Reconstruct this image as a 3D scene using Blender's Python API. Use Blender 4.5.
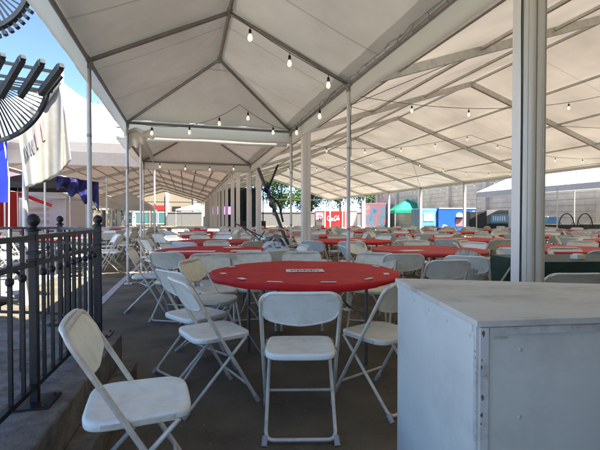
import bpy, math, random
from mathutils import Vector, Matrix
R = math.radians
scene = bpy.context.scene
for o in list(bpy.data.objects): bpy.data.objects.remove(o, do_unlink=True)
random.seed(11)

# ------------------------------------------------------------------ camera, sky, sun, exposure
CAM_H = 1.18
cam_d = bpy.data.cameras.new('camera'); cam = bpy.data.objects.new('camera', cam_d)
scene.collection.objects.link(cam); scene.camera = cam
cam.location = (0, 0, CAM_H); cam.rotation_euler = (R(90 - 0.98), 0, 0)
cam_d.sensor_width = 36; cam_d.lens = 36 * 410 / 600.0
cam_d.clip_start = 0.05; cam_d.clip_end = 2000
world = bpy.data.worlds.new('World'); scene.world = world; world.use_nodes = True
wn = world.node_tree; wn.nodes.clear()
SUN_EL, SUN_AZ = 60.0, 138.0        # azimuth measured clockwise from +Y
sky = wn.nodes.new('ShaderNodeTexSky'); sky.sky_type = 'NISHITA'; sky.sun_disc = False
sky.sun_elevation = R(SUN_EL); sky.sun_rotation = R(SUN_AZ); sky.air_density = 0.5; sky.dust_density = 0.0; sky.ozone_density = 3.0; sky.altitude = 1200
bg = wn.nodes.new('ShaderNodeBackground'); bg.inputs['Strength'].default_value = 0.12
wo = wn.nodes.new('ShaderNodeOutputWorld')
wn.links.new(sky.outputs[0], bg.inputs[0]); wn.links.new(bg.outputs[0], wo.inputs[0])
sd = bpy.data.lights.new('sun', 'SUN'); sd.energy = 4.2; sd.angle = R(0.5); sd.color = (1.0, 0.95, 0.87)
so = bpy.data.objects.new('sun', sd); scene.collection.objects.link(so)
sdir = Vector((math.sin(R(SUN_AZ)) * math.cos(R(SUN_EL)), math.cos(R(SUN_AZ)) * math.cos(R(SUN_EL)), math.sin(R(SUN_EL))))
so.rotation_euler = sdir.to_track_quat('Z', 'Y').to_euler(); so.location = (0, 0, 30)
vs = scene.view_settings
scene.display_settings.display_device = 'sRGB'
vs.view_transform = 'Standard'; vs.look = 'None'; vs.gamma = 1.0; vs.use_curve_mapping = False
vs.exposure = 2.32
scene.render.engine = 'CYCLES'
cy = scene.cycles
cy.max_bounces = 8; cy.diffuse_bounces = 5; cy.transmission_bounces = 6; cy.transparent_max_bounces = 6
cy.use_denoising = True; cy.caustics_reflective = False; cy.caustics_refractive = False

# ------------------------------------------------------------------ tent axes
UA = Vector((-0.268, 0.9634, 0)); VA = Vector((0.9634, 0.268, 0))
ROT = math.atan2(VA.y, VA.x)
def T(a, c, z=0.0): return UA * a + VA * c + Vector((0, 0, z))
def inv(x, y): return (UA.x * x + UA.y * y, VA.x * x + VA.y * y)      # -> a, c

# ------------------------------------------------------------------ materials
MATS = {}
def mat(name, col, rough=0.6, metal=0.0, var=0.12, scale=8.0, bump=0.0, bscale=60.0, trans=0.0, tcol=None, emit=None, estr=0.0, dirt=None, dirtamt=0.0, dscale=3.0, spec=0.5, stretch=None, seam=0.0):
    if name in MATS: return MATS[name]
    m = bpy.data.materials.new(name); m.use_nodes = True
    nt = m.node_tree; N = nt.nodes; L = nt.links
    b = N['Principled BSDF']; out = N['Material Output']
    b.inputs['Roughness'].default_value = rough; b.inputs['Metallic'].default_value = metal
    b.inputs['Specular IOR Level'].default_value = spec
    tc = N.new('ShaderNodeTexCoord'); src = tc.outputs['Object']
    if stretch:
        mp = N.new('ShaderNodeMapping'); mp.inputs['Scale'].default_value = stretch
        L.new(src, mp.inputs[0]); src = mp.outputs[0]
    nz = N.new('ShaderNodeTexNoise'); nz.inputs['Scale'].default_value = scale; nz.inputs['Detail'].default_value = 6
    L.new(src, nz.inputs['Vector'])
    mr = N.new('ShaderNodeMapRange'); mr.inputs['From Min'].default_value = 0.3; mr.inputs['From Max'].default_value = 0.7
    mr.inputs['To Min'].default_value = 1 - var; mr.inputs['To Max'].default_value = 1 + var * 0.6
    L.new(nz.outputs['Fac'], mr.inputs['Value'])
    mx = N.new('ShaderNodeMix'); mx.data_type = 'RGBA'; mx.blend_type = 'MULTIPLY'; mx.inputs['Factor'].default_value = 1
    mx.inputs['A'].default_value = (*col, 1); L.new(mr.outputs[0], mx.inputs['B'])
    cs = mx.outputs['Result']
    if dirt:
        n2 = N.new('ShaderNodeTexNoise'); n2.inputs['Scale'].default_value = dscale; n2.inputs['Detail'].default_value = 9; n2.inputs['Roughness'].default_value = 0.7
        L.new(src, n2.inputs['Vector'])
        r2 = N.new('ShaderNodeMapRange'); r2.inputs['From Min'].default_value = 0.48; r2.inputs['From Max'].default_value = 0.72
        r2.inputs['To Max'].default_value = dirtamt; L.new(n2.outputs['Fac'], r2.inputs['Value'])
        m2 = N.new('ShaderNodeMix'); m2.data_type = 'RGBA'; L.new(r2.outputs[0], m2.inputs['Factor'])
        L.new(cs, m2.inputs['A']); m2.inputs['B'].default_value = (*dirt, 1); cs = m2.outputs['Result']
    if seam:
        dt = N.new('ShaderNodeVectorMath'); dt.operation = 'DOT_PRODUCT'; dt.inputs[1].default_value = (-0.268 / seam, 0.9634 / seam, 0); L.new(tc.outputs['Object'], dt.inputs[0])
        fr_ = N.new('ShaderNodeMath'); fr_.operation = 'FRACT'; L.new(dt.outputs['Value'], fr_.inputs[0])
        lt = N.new('ShaderNodeMath'); lt.operation = 'LESS_THAN'; lt.inputs[1].default_value = .028 / seam; L.new(fr_.outputs[0], lt.inputs[0])
        sm_ = N.new('ShaderNodeMath'); sm_.operation = 'MULTIPLY'; sm_.inputs[1].default_value = .38; L.new(lt.outputs[0], sm_.inputs[0])
        m5_ = N.new('ShaderNodeMix'); m5_.data_type = 'RGBA'; m5_.blend_type = 'MULTIPLY'; L.new(sm_.outputs[0], m5_.inputs['Factor']); L.new(cs, m5_.inputs['A']); m5_.inputs['B'].default_value = (.35, .33, .3, 1); cs = m5_.outputs['Result']
    L.new(cs, b.inputs['Base Color'])
    bn = None
    if bump:
        n3 = N.new('ShaderNodeTexNoise'); n3.inputs['Scale'].default_value = bscale; n3.inputs['Detail'].default_value = 5
        L.new(src, n3.inputs['Vector'])
        bn = N.new('ShaderNodeBump'); bn.inputs['Strength'].default_value = bump; bn.inputs['Distance'].default_value = 0.02
        L.new(n3.outputs['Fac'], bn.inputs['Height']); L.new(bn.outputs[0], b.inputs['Normal'])
    if trans:
        t = N.new('ShaderNodeBsdfTranslucent'); t.inputs['Color'].default_value = (*(tcol or col), 1)
        ms = N.new('ShaderNodeMixShader'); ms.inputs[0].default_value = trans
        if tcol:
            mt = N.new('ShaderNodeMix'); mt.data_type = 'RGBA'; mt.blend_type = 'MULTIPLY'; mt.inputs['Factor'].default_value = 1
            mt.inputs['A'].default_value = (*tcol, 1); L.new(mr.outputs[0], mt.inputs['B']); L.new(mt.outputs['Result'], t.inputs['Color'])
        if seam:
            m6_ = N.new('ShaderNodeMix'); m6_.data_type = 'RGBA'; m6_.blend_type = 'MULTIPLY'; L.new(sm_.outputs[0], m6_.inputs['Factor']); L.new(mt.outputs['Result'], m6_.inputs['A']); m6_.inputs['B'].default_value = (.2, .2, .2, 1); L.new(m6_.outputs['Result'], t.inputs['Color'])
        if bn: L.new(bn.outputs[0], t.inputs['Normal'])
        L.new(b.outputs[0], ms.inputs[1]); L.new(t.outputs[0], ms.inputs[2]); L.new(ms.outputs[0], out.inputs['Surface'])
    if emit:
        b.inputs['Emission Color'].default_value = (*emit, 1); b.inputs['Emission Strength'].default_value = estr
    MATS[name] = m; return m

asphalt = mat('asphalt', (0.185, 0.152, 0.092), 0.9, var=0.5, scale=2.1, bump=0.9, bscale=120, dirt=(0.20, 0.17, 0.13), dirtamt=0.75, dscale=70)
concrete = mat('concrete', (0.38, 0.36, 0.325), 0.9, var=0.25, scale=3, bump=0.3, bscale=40, dirt=(0.16, 0.14, 0.12), dirtamt=0.6)
curb_m = mat('weathered_curb', (0.21, 0.185, 0.155), 0.9, var=0.35, scale=14, bump=0.6, bscale=70, dirt=(0.04, 0.035, 0.03), dirtamt=0.7, dscale=6)
paint_line = mat('line_paint', (0.55, 0.54, 0.50), 0.8, var=0.3, scale=20, dirt=(0.09, 0.08, 0.07), dirtamt=0.9, dscale=12)
plastic = mat('chair_plastic', (0.85, 0.90, 0.84), 0.42, var=0.05, scale=9, bump=0.03, bscale=200, dirt=(0.50, 0.46, 0.38), dirtamt=0.4, dscale=11)
plastic_old = mat('chair_plastic_aged', (0.74, 0.74, 0.62), 0.5, var=0.1, scale=9, dirt=(0.30, 0.27, 0.21), dirtamt=0.5, dscale=6)
tube_m = mat('chair_tube', (0.68, 0.66, 0.57), 0.4, metal=0.15, var=0.12, scale=20, dirt=(0.25, 0.2, 0.15), dirtamt=0.4, dscale=18)
cap_m = mat('foot_rubber', (0.42, 0.43, 0.42), 0.6)
black_rub = mat('black_rubber', (0.02, 0.02, 0.02), 0.6)
red_cloth = mat('red_cover', (0.56, 0.022, 0.028), 0.62, var=0.14, scale=5, bump=0.45, bscale=9, spec=0.16)
red_old = mat('red_cover_faded', (0.52, 0.055, 0.06), 0.62, var=0.18, scale=5, bump=0.45, bscale=9, spec=0.2)
wood_t = mat('table_plywood', (0.30, 0.20, 0.11), 0.6, var=0.2)
steel_dk = mat('table_steel', (0.13, 0.13, 0.13), 0.5, metal=0.5)
paper = mat('white_paper', (0.78, 0.77, 0.72), 0.7, var=0.04)
ink = mat('dark_ink', (0.03, 0.03, 0.04), 0.7)
vinyl = mat('white_vinyl', (0.66, 0.68, 0.63), 0.55, var=0.12, scale=1.3, bump=0.6, bscale=3.2, seam=1.27, trans=0.035, tcol=(0.60, 0.59, 0.51), dirt=(0.45, 0.42, 0.38), dirtamt=0.35, dscale=1.2)
vinyl_v = mat('valance_vinyl', (0.88, 0.90, 0.85), 0.5, var=0.05, scale=1.6, bump=0.15, bscale=3.2, trans=0.6)
vinyl_w = mat('warm_vinyl', (0.66, 0.64, 0.57), 0.55, var=0.26, scale=0.55, bump=0.5, bscale=1.6, seam=2.5, trans=0.115, tcol=(0.80, 0.70, 0.55), dirt=(0.50, 0.42, 0.36), dirtamt=0.4, dscale=0.5)
vinyl_d = mat('brown_vinyl', (0.50, 0.44, 0.40), 0.55, var=0.1, scale=0.7, bump=0.3, bscale=1.6, trans=0.09, tcol=(0.62, 0.46, 0.36), dirt=(0.3, 0.24, 0.21), dirtamt=0.4, dscale=0.5)
white_can = mat('canopy_white', (0.68, 0.71, 0.73), 0.6, var=0.05, trans=0.15)
alu = mat('aluminium', (0.74, 0.70, 0.60), 0.45, metal=0.15, var=0.08, scale=4, stretch=(1, 1, 0.15), dirt=(0.36, 0.36, 0.33), dirtamt=0.5, dscale=3)
alu_lt = mat('aluminium_face', (0.84, 0.79, 0.69), 0.5, metal=0.15, var=0.1, scale=6, stretch=(1, 1, 0.2), dirt=(0.55, 0.52, 0.46), dirtamt=0.6)
pole_m = mat('pole_white', (0.68, 0.66, 0.59), 0.5, metal=0.1, var=0.12, scale=6, dirt=(0.3, 0.29, 0.26), dirtamt=0.5)
pipe_m = mat('pipe_grey', (0.28, 0.27, 0.25), 0.5, metal=0.35, var=0.15)
beam_m = mat('beam_brownish', (0.62, 0.62, 0.57), 0.5, metal=0.25, var=0.15)
iron = mat('black_iron', (0.004, 0.0045, 0.006), 0.5, var=0.2, dirt=(0.05, 0.05, 0.045), dirtamt=0.3, dscale=20)
dk_pergola = mat('pergola_paint', (0.018, 0.024, 0.028), 0.6, var=0.3, dirt=(0.07, 0.06, 0.05), dirtamt=0.4, dscale=14)
box_paint = mat('box_paint', (0.70, 0.76, 0.71), 0.45, var=0.07, scale=2.5, bump=0.08, bscale=9, dirt=(0.36, 0.37, 0.37), dirtamt=0.5, dscale=2.2)
box_top = mat('box_top_paint', (0.62, 0.64, 0.59), 0.6, var=0.12, scale=3, bump=0.2, bscale=24, dirt=(0.30, 0.29, 0.26), dirtamt=0.75, dscale=5, stretch=(0.8, 1.6, 1))
box_trim = mat('box_trim', (0.60, 0.63, 0.61), 0.55, var=0.15, scale=9, dirt=(0.26, 0.22, 0.17), dirtamt=0.7, dscale=22)
tape_m = mat('grey_tape', (0.35, 0.35, 0.33), 0.5)
chip_m = mat('bare_wood_chip', (0.16, 0.11, 0.07), 0.9)
green_cloth = mat('green_cloth', (0.012, 0.05, 0.042), 0.6, var=0.3, scale=4, bump=0.4, bscale=9)
bulb_m = mat('bulb_glass', (0.85, 0.83, 0.75), 0.15, emit=(1, 0.93, 0.75), estr=0.15)
bulb_y = mat('bulb_glass_yellow', (0.8, 0.75, 0.45), 0.1, emit=(1, 0.85, 0.35), estr=0.5)
bark = mat('bark', (0.10, 0.075, 0.055), 0.9, var=0.3)
leaf1 = mat('leaf_green', (0.075, 0.13, 0.03), 0.6, var=0.5, scale=1.2, trans=0.3, tcol=(0.16, 0.26, 0.04))
leaf2 = mat('leaf_dark', (0.04, 0.085, 0.025), 0.6, var=0.5, scale=1.2, trans=0.25, tcol=(0.09, 0.16, 0.03))
tan_wall = mat('tan_block', (0.60, 0.52, 0.40), 0.9, var=0.15, scale=1.5, bump=0.3, bscale=20, dirt=(0.27, 0.25, 0.2), dirtamt=0.7, dscale=0.5)
stucco = mat('cream_stucco', (0.24, 0.195, 0.13), 0.9, var=0.12)
pale_wall = mat('pale_wall', (0.17, 0.165, 0.15), 0.9, var=0.1)
glass_teal = mat('teal_glass', (0.05, 0.14, 0.14), 0.15, var=0.2, spec=0.7)
glass_dk = mat('dark_glass', (0.02, 0.03, 0.035), 0.15, spec=0.7)
red_p = mat('red_paint', (0.62, 0.015, 0.015), 0.5, var=0.08)
white_p = mat('white_paint', (0.8, 0.8, 0.79), 0.5, var=0.05)
blue_p = mat('blue_paint', (0.015, 0.10, 0.42), 0.45, var=0.15, scale=1.5)
ltblue_p = mat('light_blue_paint', (0.12, 0.32, 0.55), 0.5, var=0.25, scale=2)
pink_p = mat('pink_paint', (0.38, 0.18, 0.20), 0.6, var=0.35, scale=1.5)
teal_p = mat('teal_paint', (0.10, 0.28, 0.34), 0.6, var=0.4, scale=1.5)
yellow_p = mat('yellow_paint', (0.75, 0.62, 0.25), 0.6)
black_p = mat('black_paint', (0.015, 0.015, 0.017), 0.5)
navy_c = mat('navy_canopy', (0.022, 0.022, 0.14), 0.6, var=0.3, trans=0.3, tcol=(0.03, 0.03, 0.25))
green_c = mat('green_canopy', (0.01, 0.30, 0.16), 0.6, var=0.15, trans=0.2)
black_c = mat('black_canopy', (0.03, 0.028, 0.03), 0.7, var=0.2)
cream_c = mat('cream_canopy', (0.72, 0.68, 0.55), 0.6, var=0.08, trans=0.2)
flag_w = mat('flag_cloth', (0.38, 0.37, 0.335), 0.8, var=0.08, scale=5, bump=0.2, bscale=9, trans=0.2, tcol=(0.4, 0.39, 0.35))
flag_g = mat('flag_print', (0.16, 0.16, 0.18), 0.8)
flag_r = mat('flag_print_rose', (0.50, 0.22, 0.24), 0.8)
blue_f = mat('blue_flag', (0.015, 0.035, 0.55), 0.6, var=0.2, trans=0.3, tcol=(0.03, 0.06, 0.8))
stage_m = mat('stage_drape', (0.008, 0.03, 0.038), 0.8, var=0.3)
screen_m = mat('screen_purple', (0.3, 0.1, 0.5), 0.5, emit=(0.60, 0.22, 0.95), estr=0.6, var=0.5, scale=2)
tarp_m = mat('grey_tarp', (0.27, 0.27, 0.26), 0.6, var=0.6, scale=14, bump=0.9, bscale=22)
purple_m = mat('purple_cloth', (0.10, 0.09, 0.19), 0.7, var=0.3)
clear_m = mat('plastic_wrap', (0.62, 0.65, 0.66), 0.25, var=0.15, scale=20, bump=0.9, bscale=30, trans=0.3)
rock_m = mat('planter_soil', (0.30, 0.27, 0.23), 0.95, var=0.4, scale=5, bump=0.8, bscale=30, dirt=(0.10, 0.08, 0.06), dirtamt=0.8, dscale=7)
litter_m = mat('dry_leaf', (0.42, 0.24, 0.10), 0.9, var=0.5, scale=30)
wire_m = mat('wire_dark', (0.05, 0.05, 0.05), 0.6)

# ------------------------------------------------------------------ mesh builder
class MB:
    def __init__(s): s.v = []; s.f = []; s.mi = []; s.sm = []
    def add(s, verts, faces, mi=0, smooth=False):
        o = len(s.v); s.v += [tuple(p) for p in verts]
        for f in faces: s.f.append(tuple(i + o for i in f)); s.mi.append(mi); s.sm.append(smooth)
    def box(s, cx, cy, cz, sx, sy, sz, rz=0.0, mi=0, M=None):
        vs_ = []
        for dx in (-.5, .5):
            for dy in (-.5, .5):
                for dz in (-.5, .5):
                    p = Vector((dx * sx, dy * sy, dz * sz))
                    if rz: p = Matrix.Rotation(rz, 3, 'Z') @ p
                    if M: p = M @ p
                    vs_.append(p + Vector((cx, cy, cz)))
        s.add(vs_, [(0, 1, 3, 2), (4, 6, 7, 5), (0, 4, 5, 1), (2, 3, 7, 6), (0, 2, 6, 4), (1, 5, 7, 3)], mi)
    def bar(s, p, q, w, h, mi=0, up=(0, 0, 1)):
        p = Vector(p); q = Vector(q); d = (q - p); L = d.length
        if L < 1e-6: return
        y = d / L; x = y.cross(Vector(up))
        if x.length < 1e-4: x = Vector((1, 0, 0))
        x.normalize(); z = x.cross(y)
        vs_ = []
        for e in (p, q):
            for a, b in ((-1, -1), (1, -1), (1, 1), (-1, 1)):
                vs_.append(e + x * a * w / 2 + z * b * h / 2)
        s.add(vs_, [(0, 1, 2, 3), (7, 6, 5, 4), (0, 4, 5, 1), (1, 5, 6, 2), (2, 6, 7, 3), (3, 7, 4, 0)], mi)
    def tube(s, pts, r, n=8, mi=0, closed=False, caps=True):
        pts = [Vector(p) for p in pts]; k = len(pts)
        rr = r if isinstance(r, (list, tuple)) else [r] * k
        rings = []; prev = None
        for i in range(k):
            if closed: t = pts[(i + 1) % k] - pts[i - 1]
            elif i == 0: t = pts[1] - pts[0]
            elif i == k - 1: t = pts[-1] - pts[-2]
            else: t = (pts[i + 1] - pts[i]).normalized() + (pts[i] - pts[i - 1]).normalized()
            t.normalize()
            if prev is None:
                x = t.cross(Vector((0, 0, 1)));
                if x.length < 0.05: x = t.cross(Vector((0, 1, 0)))
            else: x = prev - t * prev.dot(t)
            x.normalize(); prev = x; y = t.cross(x)
            rings.append([pts[i] + (x * math.cos(2 * math.pi * j / n) + y * math.sin(2 * math.pi * j / n)) * rr[i] for j in range(n)])
        vs_ = [p for rg in rings for p in rg]; fs = []
        m = k if closed else k - 1
        for i in range(m):
            a = i * n; b = ((i + 1) % k) * n
            for j in range(n):
                fs.append((a + j, a + (j + 1) % n, b + (j + 1) % n, b + j))
        s.add(vs_, fs, mi, True)
        if caps and not closed:
            s.add(rings[0], [tuple(reversed(range(n)))], mi); s.add(rings[-1], [tuple(range(n))], mi)
    def lathe(s, prof, n=16, mi=0, c=(0, 0, 0), smooth=True):
        vs_ = []; fs = []
        for (r, z) in prof:
            for j in range(n):
                a = 2 * math.pi * j / n; vs_.append((c[0] + r * math.cos(a), c[1] + r * math.sin(a), c[2] + z))
        for i in range(len(prof) - 1):
            for j in range(n):
                fs.append((i * n + j, i * n + (j + 1) % n, (i + 1) * n + (j + 1) % n, (i + 1) * n + j))
        s.add(vs_, fs, mi, smooth)
    def grid(s, fn, nu, nv, mi=0, smooth=True):
        vs_ = [fn(i / nu, j / nv) for i in range(nu + 1) for j in range(nv + 1)]
        fs = [(i * (nv + 1) + j, (i + 1) * (nv + 1) + j, (i + 1) * (nv + 1) + j + 1, i * (nv + 1) + j + 1) for i in range(nu) for j in range(nv)]
        s.add(vs_, fs, mi, smooth)
    def prism(s, poly, h, axis='z', base=0.0, mi=0):
        n = len(poly)
        def P(a, b, t):
            return (a, b, t) if axis == 'z' else ((a, t, b) if axis == 'y' else (t, a, b))
        vs_ = [P(a, b, base) for a, b in poly] + [P(a, b, base + h) for a, b in poly]
        s.add(vs_, [tuple(reversed(range(n))), tuple(range(n, 2 * n))] + [(i, (i + 1) % n, (i + 1) % n + n, i + n) for i in range(n)], mi)
    def mesh(s, name, mats):
        me = bpy.data.meshes.new(name); me.from_pydata(s.v, [], s.f)
        for m in (mats if isinstance(mats, (list, tuple)) else [mats]): me.materials.append(m)
        me.polygons.foreach_set('material_index', s.mi); me.polygons.foreach_set('use_smooth', s.sm)
        me.update(); return me
    def build(s, name, mats, parent=None, loc=None, rz=0.0, bevel=0.0, solid=0.0):
        o = bpy.data.objects.new(name, s.mesh(name, mats)); scene.collection.objects.link(o)
        if parent: o.parent = parent
        if loc: o.location = loc
        if rz: o.rotation_euler = (0, 0, rz)
        if bevel:
            b = o.modifiers.new('bevel', 'BEVEL'); b.width = bevel; b.segments = 2; b.limit_method = 'ANGLE'; b.angle_limit = R(40)
        if solid:
            b = o.modifiers.new('solid', 'SOLIDIFY'); b.thickness = solid; b.offset = 0
        return o
def tag(o, label=None, cat=None, group=None, kind=None):
    if label: o['label'] = label
    if cat: o['category'] = cat
    if group: o['group'] = group
    if kind: o['kind'] = kind
    return o
def empty(name, loc, rz=0.0, label=None, cat=None, group=None):
    o = bpy.data.objects.new(name, None); scene.collection.objects.link(o)
    o.location = loc; o.rotation_euler = (0, 0, rz); o.empty_display_size = 0.1
    return tag(o, label, cat, group)
KIDS = {}
def kids(o): return [c for c in bpy.data.objects if c.parent == o]
def copy_tree(o, parent=None, tree=None):
    c = o.copy(); scene.collection.objects.link(c)
    if parent: c.parent = parent
    for ch in (KIDS.get(o.name) if o.name in KIDS else KIDS.setdefault(o.name, kids(o))): copy_tree(ch, c)
    return c
def fillet(pts, r, n=5):
    pts = [Vector(p) for p in pts]; out = [pts[0]]
    for i in range(1, len(pts) - 1):
        a = (pts[i - 1] - pts[i]); b = (pts[i + 1] - pts[i]); k = min(r, a.length * .49, b.length * .49)
        p0 = pts[i] + a.normalized() * k; p1 = pts[i] + b.normalized() * k
        for j in range(n + 1):
            t = j / n; out.append(p0 * (1 - t) ** 2 + pts[i] * 2 * t * (1 - t) + p1 * t * t)
    out.append(pts[-1]); return out

# ------------------------------------------------------------------ setting: ground
g = MB(); g.grid(lambda u, v: ((u - .5) * 900, (v - .35) * 900, 0), 4, 4, smooth=False)
tag(g.build('ground', asphalt), kind='structure')
# bright concrete plaza outside the tents, beyond the left side
g = MB()
pl = [T(-6, -40), T(-6, -2.5), T(12.6, -2.5), T(12.6, -9.5), T(60, -9.5), T(60, -90), T(20, -90)]
g.add([(p.x, p.y, .004) for p in pl], [(0, 6, 5, 4, 3, 2, 1)])
tag(g.build('pavement', concrete), kind='structure')
g = MB(); pl = [T(-8, 17.6), T(60, 17.6), T(60, 40), T(-8, 40)]
g.add([(p.x, p.y, .004) for p in pl], [(0, 3, 2, 1)])
tag(g.build('service_road', concrete), kind='structure')
g = MB(); rnd = random.Random(21)
for i in range(260):
    d_ = 1.5 + 8 * rnd.random() ** 1.5; x_ = rnd.uniform(-.42, .75) * d_; s_ = rnd.uniform(.003, .009); a = rnd.random() * 6
    g.add([(x_ + s_ * math.cos(a + t), d_ + s_ * math.sin(a + t) * rnd.uniform(.5, 1), .004 + .003 * (t > 2)) for t in (0, 1.4, 2.9, 4.4)] + [(x_, d_, .009)], [(0, 1, 4), (1, 2, 4), (2, 3, 4), (3, 0, 4)])
tag(g.build('gravel', concrete), 'scattered grit and crumbs on the dark asphalt under the tables', 'grit', None, 'stuff')
# painted line beside the walkway
g = MB()
for a0, a1 in ((5.15, 12.5),):
    q = [T(a0, -1.22), T(a1, -1.16), T(a1, -1.08), T(a0, -1.10)]
    g.add([(p.x, p.y, .004) for p in q], [(3, 2, 1, 0)])
q = [T(7.95, -1.08), T(7.95, 1.2), T(8.02, 1.2), T(8.02, -1.08)]
g.add([(p.x, p.y, .004) for p in q], [(0, 1, 2, 3)])
tag(g.build('road_marking', paint_line), kind='structure')

# unseen wall added behind the camera to darken the front of the white box
rbw = MB(); rbw.box(0, 0, 1.6, 13, .3, 3.2)
tag(rbw.build('added_shade_wall', mat('shade_wall_brown', (0.16, 0.12, 0.09), .9, var=.3), None, T(-1.1, 6.3), ROT), 'unseen brown wall added behind the camera to shade the white box', 'wall')

# ------------------------------------------------------------------ tents
def slope_panel(mb, P00, P01, P11, P10, nu, nv, sag=0.03, rip=0.0, mi=0):
    """fabric between four corners, a little slack: P00->P01 along v, P00->P10 along u"""
    ph = random.random() * 6
    def fn(u, v):
        a = P00.lerp(P10, u); b = P01.lerp(P11, u); p = a.lerp(b, v)
        s_ = math.sin(math.pi * u) * math.sin(math.pi * v) * sag
        s_ += rip * (math.sin(u * 23 + ph + 3 * v) + .6 * math.sin(u * 61 + 9 * v + ph)) * (0.3 + abs(v - .5) * 1.2) * min(1, math.sin(math.pi * u) * 3)
        return (p.x, p.y, p.z - s_)
    mb.grid(fn, nu, nv)

def clearspan(name, a0, n, bay, c0, cr, c1, ze, zr, fab, purl_n, label, skip_left_posts=False, post_r=(.12, .16), gable_far=True):
    root = empty(name, T(a0, cr), 0, label, 'tent')
    o_ = T(a0, cr)
    def P(a, c, z): return T(a, c, z) - o_
    frames = [a0 + bay * i for i in range(n)]
    m = MB()
    for i in range(n - 1):
        for (ca, za, cb, zb) in ((c0, ze, cr, zr), (cr, zr, c1, ze)):
            e = .02
            slope_panel(m, P(frames[i], ca, za + .125), P(frames[i], cb, zb + .125), P(frames[i + 1], cb, zb + .125), P(frames[i + 1], ca, za + .125), 8, 14, 0.035, 0.010)
    m.build('roof', fab, root)
    # valance strips hanging at the eaves
    for c_ in (c0, c1):
        m = MB(); cc = c_ - .09 if c_ == c0 else c_ + .12; vh = .10 if c_ == c1 else .64
        m.grid(lambda u, v: tuple(P(frames[0] + (frames[-1] - frames[0]) * u, cc + .012 * math.sin(u * 160), ze + .14 - v * vh)), 150, 2)
        m.grid(lambda u, v: tuple(P(frames[0] + (frames[-1] - frames[0]) * u, cc + (c_ + (.06 if c_ == c0 else -.06) - cc) * v, ze + .14 + .015 * v)), 60, 1)
        m.build('valance', vinyl_v if c_ == c0 else fab, root)
    for i, a in enumerate(frames):
        for (ca, cb) in ((c0, cr), (c1, cr)):
            m = MB(); m.bar(P(a, ca, ze), P(a, cb, zr), .10, .17); m.build('rafter', beam_m, root)
    # purlins and eave beams
    for (ca, cb) in ((c0, cr), (c1, cr)):
        for k in range(1, purl_n + 1):
            t = k / (purl_n + .0); 
            if k == purl_n and ca == c1: continue
            c_ = ca + (cb - ca) * t; z_ = ze + (zr - ze) * t
            m = MB(); m.bar(P(frames[0], c_, z_ + .03), P(frames[-1], c_, z_ + .03), .06, .06); m.build('purlin', beam_m, root)
        m = MB(); m.bar(P(frames[0], ca, ze + .02), P(frames[-1], ca, ze + .02), .09, .12); m.build('eave_beam', beam_m, root)
        for i in range(0, n - 1, 3):
            m = MB()
            for j in (0, 1):
                m.tube([P(frames[i + j], ca, ze + .02), P(frames[i + 1 - j], ca + (cb - ca) * .5, ze + (zr - ze) * .5)], .008, 5)
            m.build('brace_cable', wire_m, root)
    sides = [c1] if skip_left_posts else [c0, c1]
    w, d = post_r
    for c_ in sides:
        for a in frames:
            post_at(root, P(a, c_, 0), w, d, ze, detail=(abs(a - 2.12) < .1 and c_ < 3))
    # open gable trim on far end
    m = MB(); m.bar(P(frames[-1], c0, ze), P(frames[-1], c1, ze), .06, .1); m.build('gable_tie', beam_m, root)
    m = MB()
    q = [P(frames[-1] + .08, c0, ze), P(frames[-1] + .08, c1, ze), P(frames[-1] + .08, cr, zr + .08)]
    if gable_far: m.add([tuple(p) for p in q], [(0, 1, 2)]); m.build('gable_panel', fab, root)
    return root
def post_at(root, p, w, d, h, detail=False):
    """fluted aluminium post: w along the tent, d across it, grooves on the faces"""
    m = MB()
    if detail:
        hw, hd = w / 2, d / 2
        poly = [(-hd, -hw + .012), (-hd + .012, -hw)]
        # fluted -u face: two round ribs with slots between
        for k in range(2):
            x0 = -hd + .018 + k * (d - .03) / 2; x1 = x0 + (d - .03) / 2 - .008
            for j in range(9):
                t = j / 8; poly.append((x0 + (x1 - x0) * t, -hw - .017 * math.sin(math.pi * t)))
            poly.append((x1 + .002, -hw + .014)); poly.append((x1 + .007, -hw + .014))
        poly += [(hd - .006, -hw), (hd, -hw + .012), (hd, hw), (-hd + .012, hw), (-hd, hw - .012)]
        # slot on the -v face close to the camera-side corner
        poly += [(-hd, -hw + .034), (-hd + .02, -hw + .034), (-hd + .02, -hw + .022), (-hd, -hw + .022)]
        m.prism(poly, h, 'z', 0.0)
        ob = m.build('post', alu, root, p, ROT)
        m2 = MB(); m2.box(-hd - .0022, .012, h / 2 + .01, .004, w - .05, h - .04); m2.build('face_plate', alu_lt, ob)
        m3 = MB()
        for z_ in (.62, 1.02, 1.42, 2.0): m3.lathe([(0, .004), (.008, .004), (.008, 0)], 8, 0, (0, 0, 0))
        m4 = MB(); m4.tube([(-hd - .006, -hw + .028, h - .1), (-hd - .010, -hw + .030, 2.4), (-hd - .005, -hw + .027, 1.75), (-hd - .004, -hw + .03, 1.2), (-hd - .012, -hw + .028, .1)], .004, 6)
        m4.build('cable', black_rub, ob)
        m5 = MB(); m5.box(0, 0, .02, d + .14, w + .14, .03); m5.build('base_plate', alu_lt, ob)
    else:
        m.box(0, 0, h / 2, d * .94, w, h); m.box(-d * .25, -w / 2 - .006, h / 2, d * .3, .012, h); m.box(d * .22, -w / 2 - .006, h / 2, d * .3, .012, h)
        ob = m.build('post', alu_lt, root, p, ROT)
        m5 = MB(); m5.box(0, 0, .02, d + .14, w + .14, .03)
        m5.build('base_plate', alu_lt, ob)
    return ob

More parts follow.
